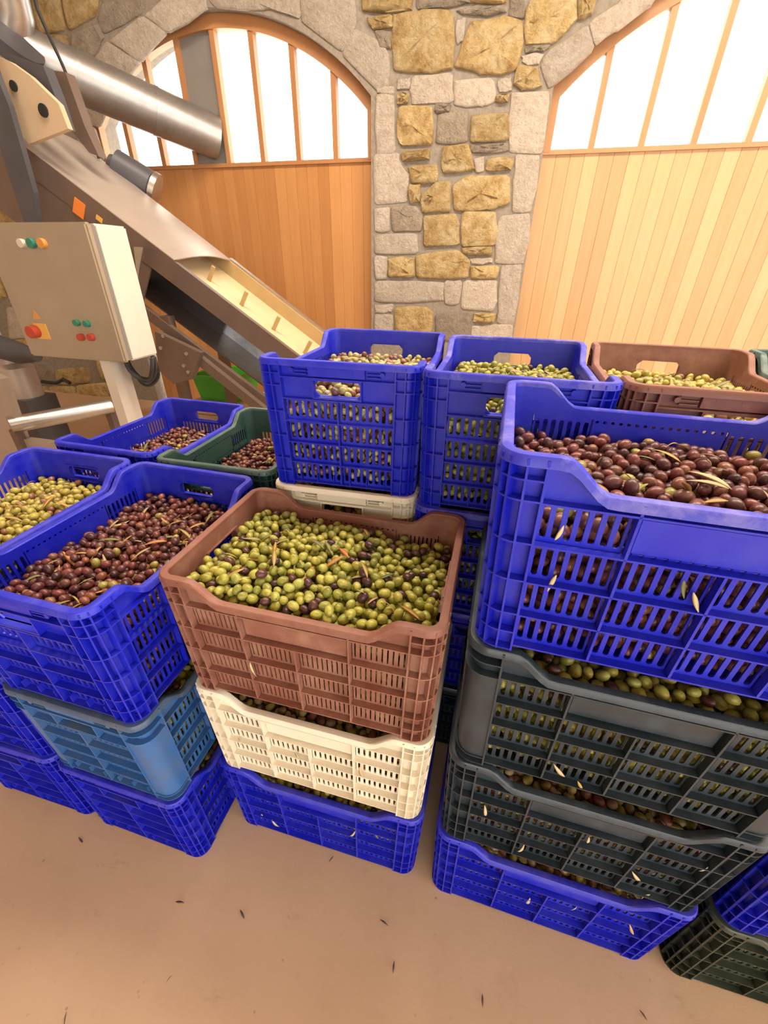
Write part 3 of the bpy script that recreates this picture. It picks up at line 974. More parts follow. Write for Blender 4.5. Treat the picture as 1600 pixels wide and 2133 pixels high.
def wall_points(level, rnd, sides):
    """olives pressed against the inside of the walls, behind the slots"""
    out = []
    for kind, sgn in sides:
        hs = (IX if kind == 'long' else IY)
        pts = []
        Q = np.zeros((4200, 2)); c = 0
        for _ in range(4200):
            r = OR * rnd.uniform(.88, 1.12); z = rnd.uniform(.016 + r, level - .012)
            k = TB + (1 - TB) * z / CH
            s = rnd.uniform(-hs * k + r, hs * k - r)
            if c == 0 or ((Q[:c, 0] - s) ** 2 + (Q[:c, 1] - z) ** 2).min() > (1.62 * OR) ** 2:
                Q[c] = (s, z); c += 1; pts.append((s, z, k, r))
        for s, z, k, r in pts:
            d = ((CW if kind == 'long' else CL) - SK - .0045) * k - r * 1.04 - rnd.uniform(0, .005)
            out.append((s, sgn * d, z, r) if kind == 'long' else (sgn * d, s, z, r))
    return np.array(out)


def upright_rot(rnd):
    return rand_rot(rnd, 1.0)


ALLS = [('long', -1), ('long', 1), ('short', -1), ('short', 1)]
HEAPS = {}
for key, level, mound in (('full_a', .212, .014), ('full_b', .236, .012), ('mid', .196, .016), ('low', .165, .010)):
    rnd = np.random.default_rng(hash(key) % 1000 if False else len(key) * 31 + ord(key[-1]))
    P, (hx, hy) = heap_points(level, mound, rnd, 1250)
    Wp = wall_points(level - .012, rnd, ALLS if key != 'low' else ALLS[:1] + ALLS[2:3])
    A = np.concatenate([P, Wp]); rots = [rand_rot(rnd) for _ in A]
    HEAPS[key] = heap_mesh('olive_heap', A, rots, ICO1, core_box(IX * .9 - .006, IY * .9 - .006, .02, level - .04))
    HEAPS[key + '_pts'] = P


def place_heap(kind, mat, crate, label, group='olives filling the crates'):
    o = bpy.data.objects.new('olive_heap', HEAPS[kind]); col.objects.link(o)
    me = HEAPS[kind]
    if not me.materials: me.materials.append(mat)
    o.material_slots[0].link = 'OBJECT'; o.material_slots[0].material = mat
    o.location = crate.location; o.rotation_euler = crate.rotation_euler
    tag(o, label, 'olives', None, 'stuff')
    return o


def single_mesh(icos, mat):
    return heap_mesh('olive', np.array([[0, 0, 0, OR]]), [np.eye(3)], icos)


def top_layer(P, limit):
    """olives that show from above, highest first"""
    keep = []
    for i, p in enumerate(P):
        d2 = (P[:, 0] - p[0]) ** 2 + (P[:, 1] - p[1]) ** 2
        if not np.any((d2 < (.75 * p[3]) ** 2) & (P[:, 2] > p[2] + 1e-6)): keep.append(i)
    keep.sort(key=lambda i: -P[i, 2])
    return keep[:limit]


def individual_heap(level, mound, seed, crate, heapmat, pick, sides, stuff_label, limit, tilt=(0, 0)):
    """a crate whose top olives are things of their own and whose rest is one heap"""
    rnd = np.random.default_rng(seed)
    P, _ = heap_points(level, mound, rnd, 1300, *tilt)
    rots = [rand_rot(rnd) for _ in P]
    top = top_layer(P, 2000)
    Mw = Matrix.Translation(crate.location) @ crate.rotation_euler.to_matrix().to_4x4()

    def depth(i):
        v = Mw @ Vector(P[i, :3]) - CAM_O; zc = v.dot(CAM_F)
        return zc if abs(v.dot(CAM_R)) < zc * 820 / F_PX else 99
    top = sorted([i for i in top if depth(i) < 9], key=depth)[:limit]; ts = set(top)
    rest = [i for i in range(len(P)) if i not in ts]
    Wp = wall_points(level - .012, rnd, sides)
    A = np.concatenate([P[rest], Wp]); rr = [rots[i] for i in rest] + [rand_rot(rnd) for _ in Wp]
    me = heap_mesh('olive_heap', A, rr, ICO1, core_box(IX * .9 - .006, IY * .9 - .006, .02, level - .04))
    me.materials.append(heapmat)
    o = bpy.data.objects.new('olive_heap', me); col.objects.link(o)
    o.location = crate.location; o.rotation_euler = crate.rotation_euler
    tag(o, stuff_label, 'olives', None, 'stuff')
    for i in top:
        name, mesh, label, group = pick(rnd)
        ob = bpy.data.objects.new(name, mesh); col.objects.link(ob)
        R = Matrix(rots[i].tolist()).to_4x4(); s = P[i, 3] / OR
        ob.matrix_world = Mw @ Matrix.Translation(P[i, :3]) @ R @ Matrix.Scale(s, 4)
        tag(ob, label, 'olive', group)
    return P


# ------------------------------------------------------------------ stacks of crates
R_ = math.radians
STACKS = {
    # name: x, y, angle, [(colour, style)] bottom to top
    'A': (-.272, .623, 0.1, [('blue', 'std'), ('white', 'white'), ('brown', 'brown')]),
    'R': (.278, .611, -1.1, [('blue', 'std'), ('grey', 'std'), ('grey', 'smooth'), ('blue', 'std')]),
    'L': (-.736, .592, 89.4, [('blue', 'std'), ('slate', 'smooth'), ('blue', 'std')]),
    'LL': (-1.107, .595, 90.6, [('blue', 'std'), ('blue', 'std'), ('blue', 'std')]),
    'B': (-.328, 1.087, 92.2, [('blue', 'std'), ('grey', 'std'), ('white', 'white'), ('blue', 'std')]),
    'C': (.044, 1.066, 90.1, [('grey', 'std'), ('blue', 'std'), ('blue', 'std'), ('blue', 'std')]),
    'D': (.417, 1.070, 88.4, [('blue', 'std'), ('grey', 'smooth'), ('blue', 'std'), ('brown', 'brown')]),
    'G': (.800, 1.085, 90, [('blue', 'std'), ('blue', 'std'), ('grey', 'std'), ('green', 'std')]),
    'E': (-1.090, 1.148, 89.6, [('blue', 'std'), ('grey', 'std'), ('blue', 'std')]),
    'F': (-.714, 1.130, 91.0, [('blue', 'std'), ('blue', 'std'), ('green', 'std')]),
    'S': (.812, .606, 0.0, [('olive_drab', 'std'), ('blue', 'std')]),
}
CNAME = {'blue': 'blue', 'white': 'white', 'brown': 'brown', 'grey': 'dark grey', 'slate': 'slate blue', 'green': 'dark green', 'olive_drab': 'dark green'}
CLABEL = {
    ('A', 0): 'blue crate on the floor under the white crate and the front brown crate',
    ('A', 1): 'white plastic crate between the front brown crate and a blue one',
    ('A', 2): 'brown plastic crate of green olives in front, on the white crate',
    ('R', 0): 'blue crate on the floor under the two dark grey crates',
    ('R', 1): 'lower of two dark grey crates, with ribbed corners, above the blue floor crate',
    ('R', 2): 'upper of two dark grey crates, with smooth corners, under the large blue crate',
    ('R', 3): 'large foreground blue crate of purple olives on the tallest right hand stack',
    ('L', 0): 'blue crate on the floor under the slate blue crate',
    ('L', 1): 'slate blue scuffed crate with smooth corner between two blue crates',
    ('L', 2): 'blue crate of purple olives on the slate blue crate, left of front brown crate',
    ('LL', 0): 'leftmost blue crate on the floor at the photo edge',
    ('LL', 1): 'leftmost blue crate in the middle of the stack at photo edge',
    ('LL', 2): 'leftmost blue crate of yellow olives at the photo edge',
    ('B', 2): 'white crate rim showing under the back blue crate behind the front brown crate',
    ('B', 3): 'blue crate with hand hole on the white crate, behind the front brown crate',
    ('C', 2): 'blue crate in shadow under the middle blue crate of the back row',
    ('C', 3): 'middle blue crate of back row, in front of the stone pillar',
    ('D', 3): 'brown crate of green olives in the back row, right of two blue crates',
    ('G', 3): 'grey green crate at right edge beside the back row brown crate',
    ('E', 2): 'blue crate of red olives at the back left, nearest the control cabinet',
    ('F', 2): 'dark green crate of red olives between back left and back blue crates',
    ('S', 0): 'dark green crate on the floor at the bottom right photo corner',
    ('S', 1): 'blue crate on dark green crate at bottom right photo edge',
}
LEVEL = ['on the floor', 'second from the floor', 'third from the floor', 'on top']
STACKNAME = {'B': 'the stack behind the front brown crate', 'C': 'the middle stack before the stone pillar', 'D': 'the back stack topped by a brown crate',
             'G': 'the back row stack at the right edge', 'E': 'the back left stack by the control cabinet', 'F': 'the back stack topped by a dark green crate'}
CR_OBJ = {}
for name, (x, y, a, cr) in STACKS.items():
    for k, (c, st) in enumerate(cr):
        lab = CLABEL.get((name, k)) or '%s crate %s in %s' % (CNAME[c], LEVEL[k], STACKNAME[name])
        CR_OBJ[name, k] = make_crate(c, st, (x, y, k * CH), R_(a), lab, 'stacked olive crates')

# olives
OG, OD, OP = single_mesh(ICO2, None), single_mesh(ICO2, None), single_mesh(ICO2, None)
OG.materials.append(M['og1']); OD.materials.append(M['od1']); OP.materials.append(M['op1'])
OG2 = single_mesh(ICO2, None); OG2.materials.append(M['og1'])


def pick_a(rnd):
    if rnd.random() < .13: return 'purple_olive', OD, 'dark purple olive among the green olives in front brown crate', 'dark olives in the front brown crate'
    return 'green_olive', OG, 'plump green olive in the heap in the front brown crate', 'green olives in the front brown crate'


def pick_r(rnd):
    if rnd.random() < .05: return 'green_olive', OG2, 'green olive among purple olives in large foreground blue crate', 'green olives in the foreground blue crate'
    return 'purple_olive', OP, 'purple red olive in the heap in the large foreground blue crate', 'purple olives in the foreground blue crate'


TOPS = {}
TOPS['A', 2] = individual_heap(.234, .018, 11, CR_OBJ['A', 2], M['og'], pick_a, [('long', -1), ('short', 1)], 'further green olives filling the front brown crate', 300, (-.05, -.07))
TOPS['R', 3] = individual_heap(.198, .012, 12, CR_OBJ['R', 3], M['op'], pick_r, [('long', -1), ('short', -1)], 'further purple olives filling the large foreground blue crate', 250)
HEAP_OF = {('A', 0): ('full_b', 'og'), ('A', 1): ('full_a', 'om'), ('R', 0): ('full_b', 'om'), ('R', 1): ('full_a', 'om'), ('R', 2): ('full_b', 'og'),
           ('L', 0): ('full_a', 'om'), ('L', 1): ('full_b', 'og'), ('L', 2): ('mid', 'op'), ('LL', 0): ('full_b', 'om'), ('LL', 1): ('full_a', 'om'),
           ('LL', 2): ('mid', 'oy'), ('B', 2): ('full_b', 'om'), ('B', 3): ('full_a', 'om'), ('C', 2): ('full_b', 'og'), ('C', 3): ('full_a', 'og'), ('D', 3): ('full_a', 'oy'),
           ('G', 3): ('full_b', 'og'), ('E', 2): ('low', 'op'), ('F', 2): ('low', 'op'), ('S', 0): ('full_b', 'om'), ('S', 1): ('full_a', 'om')}
HCOL = {'og': 'green olives', 'om': 'mixed green and purple olives', 'op': 'purple red olives', 'oy': 'yellow green olives'}
HSHORT = {('A', 0): 'blue floor crate under the white crate', ('A', 1): 'white crate under the front brown crate', ('R', 0): 'blue floor crate under the grey crates',
          ('R', 1): 'lower dark grey crate', ('R', 2): 'upper dark grey crate', ('L', 0): 'blue floor crate under the slate crate', ('L', 1): 'slate blue crate',
          ('L', 2): 'blue crate left of the front brown crate', ('LL', 0): 'leftmost blue floor crate', ('LL', 1): 'leftmost blue crate of the middle tier', ('LL', 2): 'leftmost top blue crate',
          ('B', 2): 'white crate of the back row', ('B', 3): 'back blue crate standing on a white crate', ('C', 2): 'shadowed blue crate under the middle back crate', ('C', 3): 'middle blue crate before the stone pillar',
          ('D', 3): 'brown crate of the back row', ('G', 3): 'grey green crate at right edge', ('E', 2): 'back left blue crate by the cabinet', ('F', 2): 'dark green crate of the back row',
          ('S', 0): 'dark green floor crate at bottom right', ('S', 1): 'blue crate at bottom right edge'}
for key, (kind, mt) in HEAP_OF.items():
    place_heap(kind, M[mt], CR_OBJ[key], '%s in the %s' % (HCOL[mt], HSHORT[key]))
    TOPS[key] = HEAPS[kind + '_pts']


# ------------------------------------------------------------------ leaves
def leaf_mesh(length, width, bend, twist):
    bm = bmesh.new(); n = 8; rows = []
    for i in range(n + 1):
        t = i / n; w = width / 2 * (math.sin(math.pi * min(1, t * .97 + .02)) ** .8) + .0003
        x = (t - .5) * length; z = bend * (1 - (2 * t - 1) ** 2)
        ca, sa = math.cos(twist * (t - .5)), math.sin(twist * (t - .5))
        rows.append([bm.verts.new((x, w * s * ca, z + w * abs(s) * .25 + w * s * sa + dz)) for s, dz in ((-1, 0), (0, 0.0004), (1, 0), (0, -.0004))])
    for a, b in zip(rows, rows[1:]):
        for k in range(4): bm.faces.new((a[k], a[(k + 1) % 4], b[(k + 1) % 4], b[k]))
    bm.faces.new(rows[0]); bm.faces.new(rows[-1][::-1])
    return mesh_of(bm, 'olive_leaf', True)


LEAVES = [leaf_mesh(.058, .011, .004, .5), leaf_mesh(.046, .0085, -.003, -.8), leaf_mesh(.066, .010, .006, .9), leaf_mesh(.036, .008, .002, .2), leaf_mesh(.05, .004, .008, 1.2)]
for me in LEAVES: me.materials.append(M['leaf'])


def add_leaf(mesh, loc, rot, label, group, mat=None, scale=1):
    o = bpy.data.objects.new('olive_leaf', mesh); col.objects.link(o)
    o.location = loc; o.rotation_euler = rot; o.scale = (scale,) * 3
    if mat:
        o.material_slots[0].link = 'OBJECT'; o.material_slots[0].material = mat
    tag(o, label, 'leaf', group); return o


LEAF_N = {('A', 2): (34, 'dry olive leaf lying on green olives in front brown crate'), ('R', 3): (26, 'dry olive leaf lying on purple olives in foreground blue crate'),
          ('L', 2): (38, 'dry olive leaf lying on purple olives left of front brown crate'), ('LL', 2): (26, 'olive leaf lying on yellow olives in leftmost crate'),
          ('B', 3): (10, 'olive leaf on olives in back row crate above white crate'), ('C', 3): (10, 'olive leaf on olives in middle back row blue crate'),
          ('D', 3): (22, 'olive leaf on olives in the back row brown crate'), ('E', 2): (14, 'dry leaf on red olives in back left blue crate'),
          ('F', 2): (14, 'dry leaf on red olives in the dark green crate'), ('R', 2): (10, 'leaf on green olives in upper dark grey crate'), ('A', 1): (8, 'leaf on olives in white crate under brown crate')}
rl = random.Random(5)
for key, (n, lab) in LEAF_N.items():
    P = TOPS[key]; c = CR_OBJ[key]
    Mw = Matrix.Translation(c.location) @ c.rotation_euler.to_matrix().to_4x4()
    top = top_layer(P, 260)
    for k in range(n):
        i = rl.choice(top)
        if abs(P[i, 0]) > IX - .045 or abs(P[i, 1]) > IY - .045: i = rl.choice(top)
        p = Mw @ Vector(P[i, :3]); p.z += P[i, 3] * .95
        tl = rl.uniform(-.25, .25) if rl.random() < .8 else rl.uniform(.4, .8)
        lx, ly = P[i, 0], P[i, 1]
        if abs(lx) > IX - .04 or abs(ly) > IY - .04: continue
        add_leaf(rl.choice(LEAVES), p, (rl.uniform(-.3, .3), tl, rl.uniform(0, 6.28)), lab, 'loose leaves in the crates', None, .8)
# leaves caught in the slots of the crate fronts, placed where the photograph shows them
STUCK = [('R', 3, 1165, 1110, 1), ('R', 3, 1150, 1215, 0), ('R', 3, 1425, 1228, 2), ('R', 3, 1450, 1255, 1), ('R', 2, 1165, 1605, 1), ('R', 2, 1208, 1635, 2),
         ('R', 1, 1010, 1688, 0), ('R', 1, 1225, 1750, 0), ('R', 1, 1325, 1825, 0), ('R', 1, 1345, 1868, 0), ('R', 1, 1465, 1810, 0), ('R', 1, 1085, 1765, 0),
         ('R', 0, 1100, 1876, 1), ('R', 0, 1195, 1892, 1), ('R', 0, 1315, 1935, 2), ('A', 2, 528, 1394, 0), ('A', 1, 500, 1545, 0), ('A', 1, 618, 1575, 0), ('A', 1, 752, 1608, 0),
         ('A', 0, 545, 1700, 0), ('A', 0, 575, 1715, 0), ('A', 0, 735, 1735, 1), ('A', 0, 785, 1742, 2)]
for st, lv, px, py, kind in STUCK:
    x, y, a, _ = STACKS[st]; zc = lv * CH + .13
    q = at(px, py, y=y - CW * .985 + .0005)
    k = TB + (1 - TB) * min(max(q.z - lv * CH, 0), CH) / CH
    q = at(px, py, y=y - (CW * k) + .004 + math.sin(R_(a)) * (q.x - x) * 1)
    add_leaf(LEAVES[(px + py) % 4], q, (R_(80), rl.uniform(.9, 2.1), rl.uniform(-.2, .2)), 'dry leaf stuck in the slots of a crate front', 'leaves stuck in crate fronts', M['leaf_pale'] if kind < 2 else None, .62)
# bits of leaf trodden into the floor
for px, py, s in ((168, 1750, .5), (505, 1905, .4), (375, 1880, .4), (800, 1922, .35), (820, 2015, .35), (352, 2040, .3), (137, 2125, .5), (690, 1790, .3), (1005, 2085, .35), (1340, 2115, .3)):
    q = at(px, py, z=.0025)
    add_leaf(LEAVES[(px * 7 + py) % 5], (q.x, q.y, .0035), (0, 0, rl.uniform(0, 6.28)), 'dark bit of leaf trodden on the tan floor', 'leaf bits on the floor', M['mbrown'], s)

# ------------------------------------------------------------------ olive elevator (inclined conveyor)
A_ = math.radians(33.3)
EX = Vector((math.cos(A_), 0, -math.sin(A_))); EY = Vector((0, 1, 0)); EN = Vector((math.sin(A_), 0, math.cos(A_)))
O0 = Vector((-1.885, 2.40, 1.365))
conv = empty('inclined_conveyor', (-1.885, 2.7, 0)); tag(conv, 'inclined brown steel belt conveyor with sheet hood rising to the left', 'conveyor')


def cb(name, mat, *dims, smooth=False): return make(name, mat, conv, lambda bm: obox(bm, O0, EX, EY, EN, *dims))


def hood(bm):
    n = 8; rows = []
    for t in (-1.22, 0.0):
        rows.append([bm.verts.new(O0 + EX * t + EY * (.6 * i / n) + EN * (.012 + .03 * math.sin(math.pi * i / n))) for i in range(n + 1)]
                    + [bm.verts.new(O0 + EX * t + EY * (.6 * i / n) + EN * (.006 + .03 * math.sin(math.pi * i / n))) for i in range(n, -1, -1)])
    K = len(rows[0])
    for k in range(K): bm.faces.new((rows[0][k], rows[0][(k + 1) % K], rows[1][(k + 1) % K], rows[1][k]))
    bm.faces.new(rows[0]); bm.faces.new(rows[1][::-1])


make('hood', M['sheet'], conv, hood, True)
cb('near_rail', M['mbrown'], -1.5, 1.75, 0, .03, -.115, .004)
cb('far_rail', M['guard'], -.2, 1.75, .57, .60, -.115, .01)
cb('far_rail_cap', M['steel'], -.02, 1.75, .585, .625, .01, .02)
cb('belt', M['belt'], -.25, 1.75, .03, .57, -.085, -.075)
for k in range(7):
    t = .06 + k * .25
    cb('cleat', M['guard'], t, t + .022, .27, .285, -.075, .02)
cb('side_skirt', M['mbrown'], -1.5, -.12, .002, .012, -.36, -.115)
cb('lower_rail', M['mbrown'], -1.3, 1.45, .0, .035, -.42, -.36)
cb('return_pan', M['steel'], -.35, 1.5, .10, .52, -.36, -.352)
cb('reflection_sheet', M['pan'], .22, 1.3, .36, .365, -.352, -.10)  # pale sheet added to stand in for the reflection under the belt
cb('inner_skirt', M['mdark'], -.7, .25, .30, .31, -.36, -.10)
gp = make('gusset_plate', M['mbrown'], conv, lambda bm: prism(bm, [(at(x, y, y=2.33).x, at(x, y, y=2.33).z) for x, y in ((322, 690), (418, 735), (400, 790), (360, 800), (330, 770))], 2.33, 2.37))
for x, y in ((340, 700), (335, 725), (388, 737), (383, 762), (392, 775)):
    q = at(x, y, y=2.325)
    make('bolt', M['steel'], gp, lambda bm: tube(bm, [(q.x, 2.32, q.z), (q.x, 2.332, q.z)], .011, 8))
p0, p1 = at(405, 745, y=2.36), at(560, 868, y=2.36)


def brace(bm):
    d = (p1 - p0).normalized(); n = Vector((-d.z, 0, d.x))
    obox(bm, p0, d, EY, n, 0, (p1 - p0).length, 0, .05, -.03, .03)


make('brace', M['mbrown'], conv, brace)
for x in (-2.05, -.9):
    zt = O0.z - .42 * math.cos(A_) - (x - O0.x) * math.tan(A_) - .05
    for y in (2.41, 2.93): make('leg', M['mbrown'], conv, lambda bm: box(bm, x - .03, x + .03, y, y + .06, 0, max(.12, zt)))
make('foot_hopper', M['steel'], conv, lambda bm: obox(bm, O0, EX, EY, EN, 1.5, 1.72, .02, .58, -.42, -.12))
# head of the elevator
hp = [(at(x, y, y=2.38).x, at(x, y, y=2.38).z) for x, y in ((-20, 110), (20, 128), (62, 158), (122, 216), (142, 268), (60, 300), (36, 262), (8, 170), (-20, 140))]
hpl = make('head_plate', M['tan'], conv, lambda bm: prism(bm, hp, 2.38, 2.41))
for x, y, r in ((28, 179, .022), (90, 230, .028)):
    q = at(x, y, y=2.376)
    make('bolt_hole', M['black'], hpl, lambda bm: tube(bm, [(q.x, 2.372, q.z), (q.x, 2.384, q.z)], r, 14))
hc = [(at(x, y, y=2.5).x, at(x, y, y=2.5).z) for x, y in ((10, 112), (60, 128), (112, 146), (135, 205), (158, 275), (131, 260), (112, 214), (62, 156))]
make('head_dark_interior', M['mdark'], conv, lambda bm: prism(bm, hc, 2.44, 2.5))  # dark plate standing in for the shade inside the head
hs = [(at(x, y, y=2.6).x, at(x, y, y=2.6).z) for x, y in ((106, 146), (136, 150), (176, 262), (206, 326), (186, 318), (146, 268))]
make('head_strut', M['mbrown'], conv, lambda bm: prism(bm, hs, 2.6, 2.66))
cp = [(at(x, y, y=2.28).x, at(x, y, y=2.28).z) for x, y in ((-40, 60), (-8, 155), (17, 217), (40, 295), (70, 400), (80, 480), (56, 480), (19, 370), (-6, 287), (-40, 200))]
make('head_column', M['mdark'], conv, lambda bm: prism(bm, cp, 2.28, 2.31))
q = at(164, 434, y=2.395)
make('warning_sticker', M['orange'], conv, lambda bm: obox(bm, q, EX, EY, EN, -.035, .035, 0, .004, -.04, .04))
q2 = at(206, 456, y=2.395)
make('warning_sticker', M['yellow'], conv, lambda bm: obox(bm, q2, EX, EY, EN, -.02, .02, 0, .004, -.012, .012))
br = at(287, 560, y=2.36)
make('bracket', M['steel'], conv, lambda bm: prism(bm, [(at(x, y, y=2.35).x, at(x, y, y=2.35).z) for x, y in ((278, 514), (298, 515), (290, 560), (287, 590))], 2.35, 2.358))
# drive motor on the far side of the hood
mq = at(284, 372, y=3.08)


def motor(bm):
    d = Vector((.75, .35, -.45)).normalized()
    tube(bm, [mq - d * .17, mq - d * .13, mq - d * .129, mq + d * .09, mq + d * .10, mq + d * .14], .1, 20, radii=[.05, .06, .10, .10, .088, .08])


mo = make('drive_motor', M['mdark'], conv, motor, True)


def cap_fn(bm):
    d = Vector((.75, .35, -.45)).normalized()
    tube(bm, [mq + d * .10, mq + d * .135, mq + d * .15], .1, 20, radii=[.104, .104, .06])


make('motor_cap', M['steel'], mo, cap_fn, True)

# ------------------------------------------------------------------ extraction duct
duct = empty('extraction_duct', tuple(at(250, 210, y=3.5))); tag(duct, 'galvanised round duct running into the blanked pane of the left door', 'duct')
d1, d0 = at(452, 288, y=DOOR_Y + .01), at(62, 118, y=3.15)
pp = make('pipe', M['galv'], duct, lambda bm: tube(bm, [d0 - (d1 - d0) * .1, d1], .145, 28), True)
for t in (.22, .62):
    q = d0.lerp(d1, t); dd = (d1 - d0).normalized()
    make('joint_ring', M['galv'], pp, lambda bm: tube(bm, [q - dd * .012, q + dd * .012], .149, 28), True)
e0 = at(20, 108, y=3.10); e1 = at(28, -60, y=3.0)
make('riser', M['steel'], duct, lambda bm: tube(bm, [e0 + Vector((0, 0, -.12)), e0, e0.lerp(e1, .5), e1 + Vector((0, 0, .9))], .115, 24), True)
fl0 = at(18, 82, y=2.96)
make('flange', M['mdark'], duct, lambda bm: tube(bm, [fl0 + Vector((-.03, 0, -.025)), fl0 + Vector((.03, 0, .025))], .17, 24), True)

# hanging cable
cpts = [at(x, y, y=2.9) for x, y in ((60, -60), (78, 20), (100, 70), (128, 130), (150, 182), (168, 215), (185, 260), (206, 330))]
cbl = make('black_cable', M['black'], None, lambda bm: tube(bm, cpts, .009, 8), True)
tag(cbl, 'black cable hanging down across the galvanised duct', 'cable')

# ------------------------------------------------------------------ control cabinet
CX0, CX1, CY0, CY1, CZ0, CZ1 = -2.30, -1.725, 1.70, 1.925, .945, 1.50
cab = empty('control_cabinet', (-2.0, 1.81, 0)); tag(cab, 'beige control cabinet with push buttons on a steel post', 'cabinet')


def bevbox(bm, *a, b=.008):
    box(bm, *a); bmesh.ops.bevel(bm, geom=bm.edges[:], offset=b, segments=2, affect='EDGES')


make('body', M['cabinet_lit'], cab, lambda bm: bevbox(bm, CX0, CX1, CY0 + .045, CY1, CZ0, CZ1))
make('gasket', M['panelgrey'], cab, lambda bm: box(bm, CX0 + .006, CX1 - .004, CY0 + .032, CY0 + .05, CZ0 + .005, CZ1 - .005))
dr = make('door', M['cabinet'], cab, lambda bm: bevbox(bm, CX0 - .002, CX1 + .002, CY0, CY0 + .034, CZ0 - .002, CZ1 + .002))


def button(px, py, mat, r, parent, h=.02, square=False):
    q = at(px, py, y=CY0)
    return make('button', mat, parent, (lambda bm: box(bm, q.x - r, q.x + r, CY0 - h, CY0 + .002, q.z - r, q.z + r)) if square else (lambda bm: tube(bm, [(q.x, CY0 + .002, q.z), (q.x, CY0 - h, q.z)], r, 16)))


button(50, 507, M['cream'], .017, dr); button(70, 507, M['teal'], .019, dr); button(92, 507, M['amber'], .019, dr)
button(163, 672, M['teal'], .014, dr); button(184, 674, M['teal'], .014, dr); button(172, 702, M['red'], .016, dr); button(193, 702, M['red'], .016, dr)
lq = at(88, 690, y=CY0)
make('emergency_plate', M['yellow'], dr, lambda bm: box(bm, lq.x - .038, lq.x + .038, CY0 - .004, CY0 + .001, lq.z - .035, lq.z + .035))
button(78, 690, M['red'], .028, dr, .04)
lq3 = at(74, 655, y=CY0)
make('warning_triangle', M['amber'], dr, lambda bm: prism(bm, [(lq3.x - .022, lq3.z - .02), (lq3.x + .022, lq3.z - .02), (lq3.x, lq3.z + .02)], CY0 - .002, CY0 + .001))
make('post', M['cabinet_lit'], cab, lambda bm: box(bm, -1.965, -1.905, 1.78, 1.89, 0, CZ0 + .01))
# coil of cable under the cabinet
coil = empty('cable_coil', tuple(at(300, 775, y=1.86))); tag(coil, 'coiled black power cable hanging under the control cabinet', 'cable')
for k in range(4):
    cc = at(291 + k * 2, 752 + k * 3, y=1.84 + k * .018)
    r = .082 + .006 * (k % 2)
    pts = [cc + Vector((math.cos(a) * r * .95, .01 * math.sin(3 * a + k), math.sin(a) * r * 1.15)) for a in [math.pi * (.05 - 1.1 * i / 18) for i in range(19)]]
    pts = [Vector((pts[0].x, pts[0].y, CZ0 - .002))] + pts + [Vector((pts[-1].x, pts[-1].y, CZ0 - .002))]
    make('cable_loop', M['black'], coil, lambda bm: tube(bm, pts, .0105, 8), True)

# ------------------------------------------------------------------ other plant at the left edge
pump = empty('pump_unit', (-3.2, 2.6, 0)); tag(pump, 'grey upright pump motor on a steel frame at the left edge', 'pump')
pq = at(42, 790, y=2.55)
make('motor', M['sheet'], pump, lambda bm: tube(bm, [(pq.x, 2.55, pq.z - .13), (pq.x, 2.55, pq.z + .09), (pq.x - .02, 2.55, pq.z + .12), (pq.x - .03, 2.55, pq.z + .26)], .12, 20, radii=[.12, .125, .09, .10]), True)
make('pedestal', M['mdark'], pump, lambda bm: box(bm, pq.x - .14, pq.x + .14, 2.42, 2.68, 0, pq.z - .13))
tr = make('valve_body', M['mdark'], pump, lambda bm: tube(bm, [at(-10, 720, y=2.5), at(40, 735, y=2.5), at(78, 742, y=2.5)], .07, 14, radii=[.09, .08, .04]), True)
make('hose', M['black'], pump, lambda bm: tube(bm, [at(88, 795, y=2.6), at(118, 798, y=2.6), at(132, 790, y=2.6), at(146, 798, y=2.6)], .014, 8), True)
frame = empty('machine_frame', (-2.7, 2.0, 0)); tag(frame, 'steel machine frame with a polished tube at the left edge', 'frame')
t0, t1 = at(20, 886, z=.45), at(232, 846, z=.45)
make('polished_tube', M['steel'], frame, lambda bm: tube(bm, [t0, t1], .052, 20), True)
lp = [(at(x, y, y=1.9).x, at(x, y, y=1.9).z) for x, y in ((-60, 760), (2, 790), (58, 950), (40, 1010), (-60, 1010))]
make('sheet_leg', M['sheet'], frame, lambda bm: prism(bm, lp, 1.9, 1.95))
q0 = t0.lerp(t1, .03); q1 = t0.lerp(t1, .97)
for q in (q0, q1): make('stand', M['mbrown'], frame, lambda bm: box(bm, q.x - .025, q.x + .025, q.y - .025, q.y + .025, 0, .42))
make('sheet_leg_foot', M['sheet'], frame, lambda bm: box(bm, -2.95, -2.70, 1.9, 1.95, 0, .35))

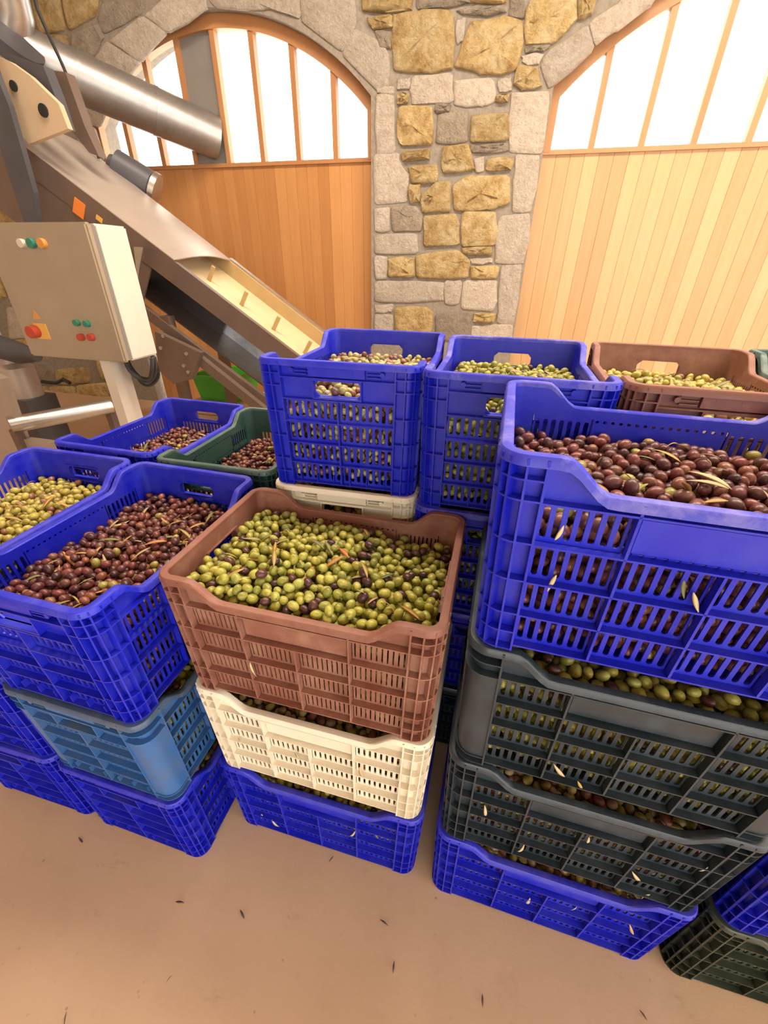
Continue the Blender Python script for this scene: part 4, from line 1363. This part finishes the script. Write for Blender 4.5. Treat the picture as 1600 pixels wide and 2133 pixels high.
# green bin under the conveyor
GZ = .34
gb = empty('green_bin', (at(478, 815, y=3.25).x, 3.25, GZ)); tag(gb, 'bright green plastic bin standing under the conveyor', 'bin')


def bin_fn(bm):
    cx, cy = gb.location.x, 3.25; zt = at(455, 782, y=3.1).z
    rings = []
    for z, k, hx in ((GZ, .85, 0), (zt, 1, 0), (zt, .96, 0), (GZ + .02, .82, 0)):
        rings.append([bm.verts.new((cx + sx * .20 * k, cy + sy * .2 * k, z)) for sx, sy in ((-1, -1), (1, -1), (1, 1), (-1, 1))])
    for a, b in zip(rings, rings[1:]):
        for k in range(4): bm.faces.new((a[k], a[(k + 1) % 4], b[(k + 1) % 4], b[k]))
    bm.faces.new(rings[0][::-1]); bm.faces.new(rings[-1])


make('tub', M['bgreen'], gb, bin_fn)
zt = at(455, 782, y=3.1).z
make('lip', M['bgreen'], gb, lambda bm: [box(bm, gb.location.x - .22, gb.location.x + .22, 3.03, 3.05, zt - .03, zt), box(bm, gb.location.x - .22, gb.location.x + .22, 3.45, 3.47, zt - .03, zt),
                                         box(bm, gb.location.x - .22, gb.location.x - .20, 3.05, 3.45, zt - .03, zt), box(bm, gb.location.x + .20, gb.location.x + .22, 3.05, 3.45, zt - .03, zt)] and None)

tb = empty('wooden_box', (gb.location.x, 3.25, 0)); tag(tb, 'plain tan wooden box carrying the bright green bin under conveyor', 'box')
bx_, n_b = gb.location.x, 3
for k in range(n_b):
    z0 = GZ * k / n_b
    make('board', M['tan'], tb, lambda bm: box(bm, bx_ - .24, bx_ + .24, 3.03, 3.05, z0 + .003, z0 + GZ / n_b - .003))
    make('board', M['tan'], tb, lambda bm: box(bm, bx_ - .24, bx_ - .22, 3.05, 3.47, z0 + .003, z0 + GZ / n_b - .003))
    make('board', M['tan'], tb, lambda bm: box(bm, bx_ + .22, bx_ + .24, 3.05, 3.47, z0 + .003, z0 + GZ / n_b - .003))
make('lid', M['tan'], tb, lambda bm: box(bm, bx_ - .22, bx_ + .22, 3.05, 3.47, 0, GZ))
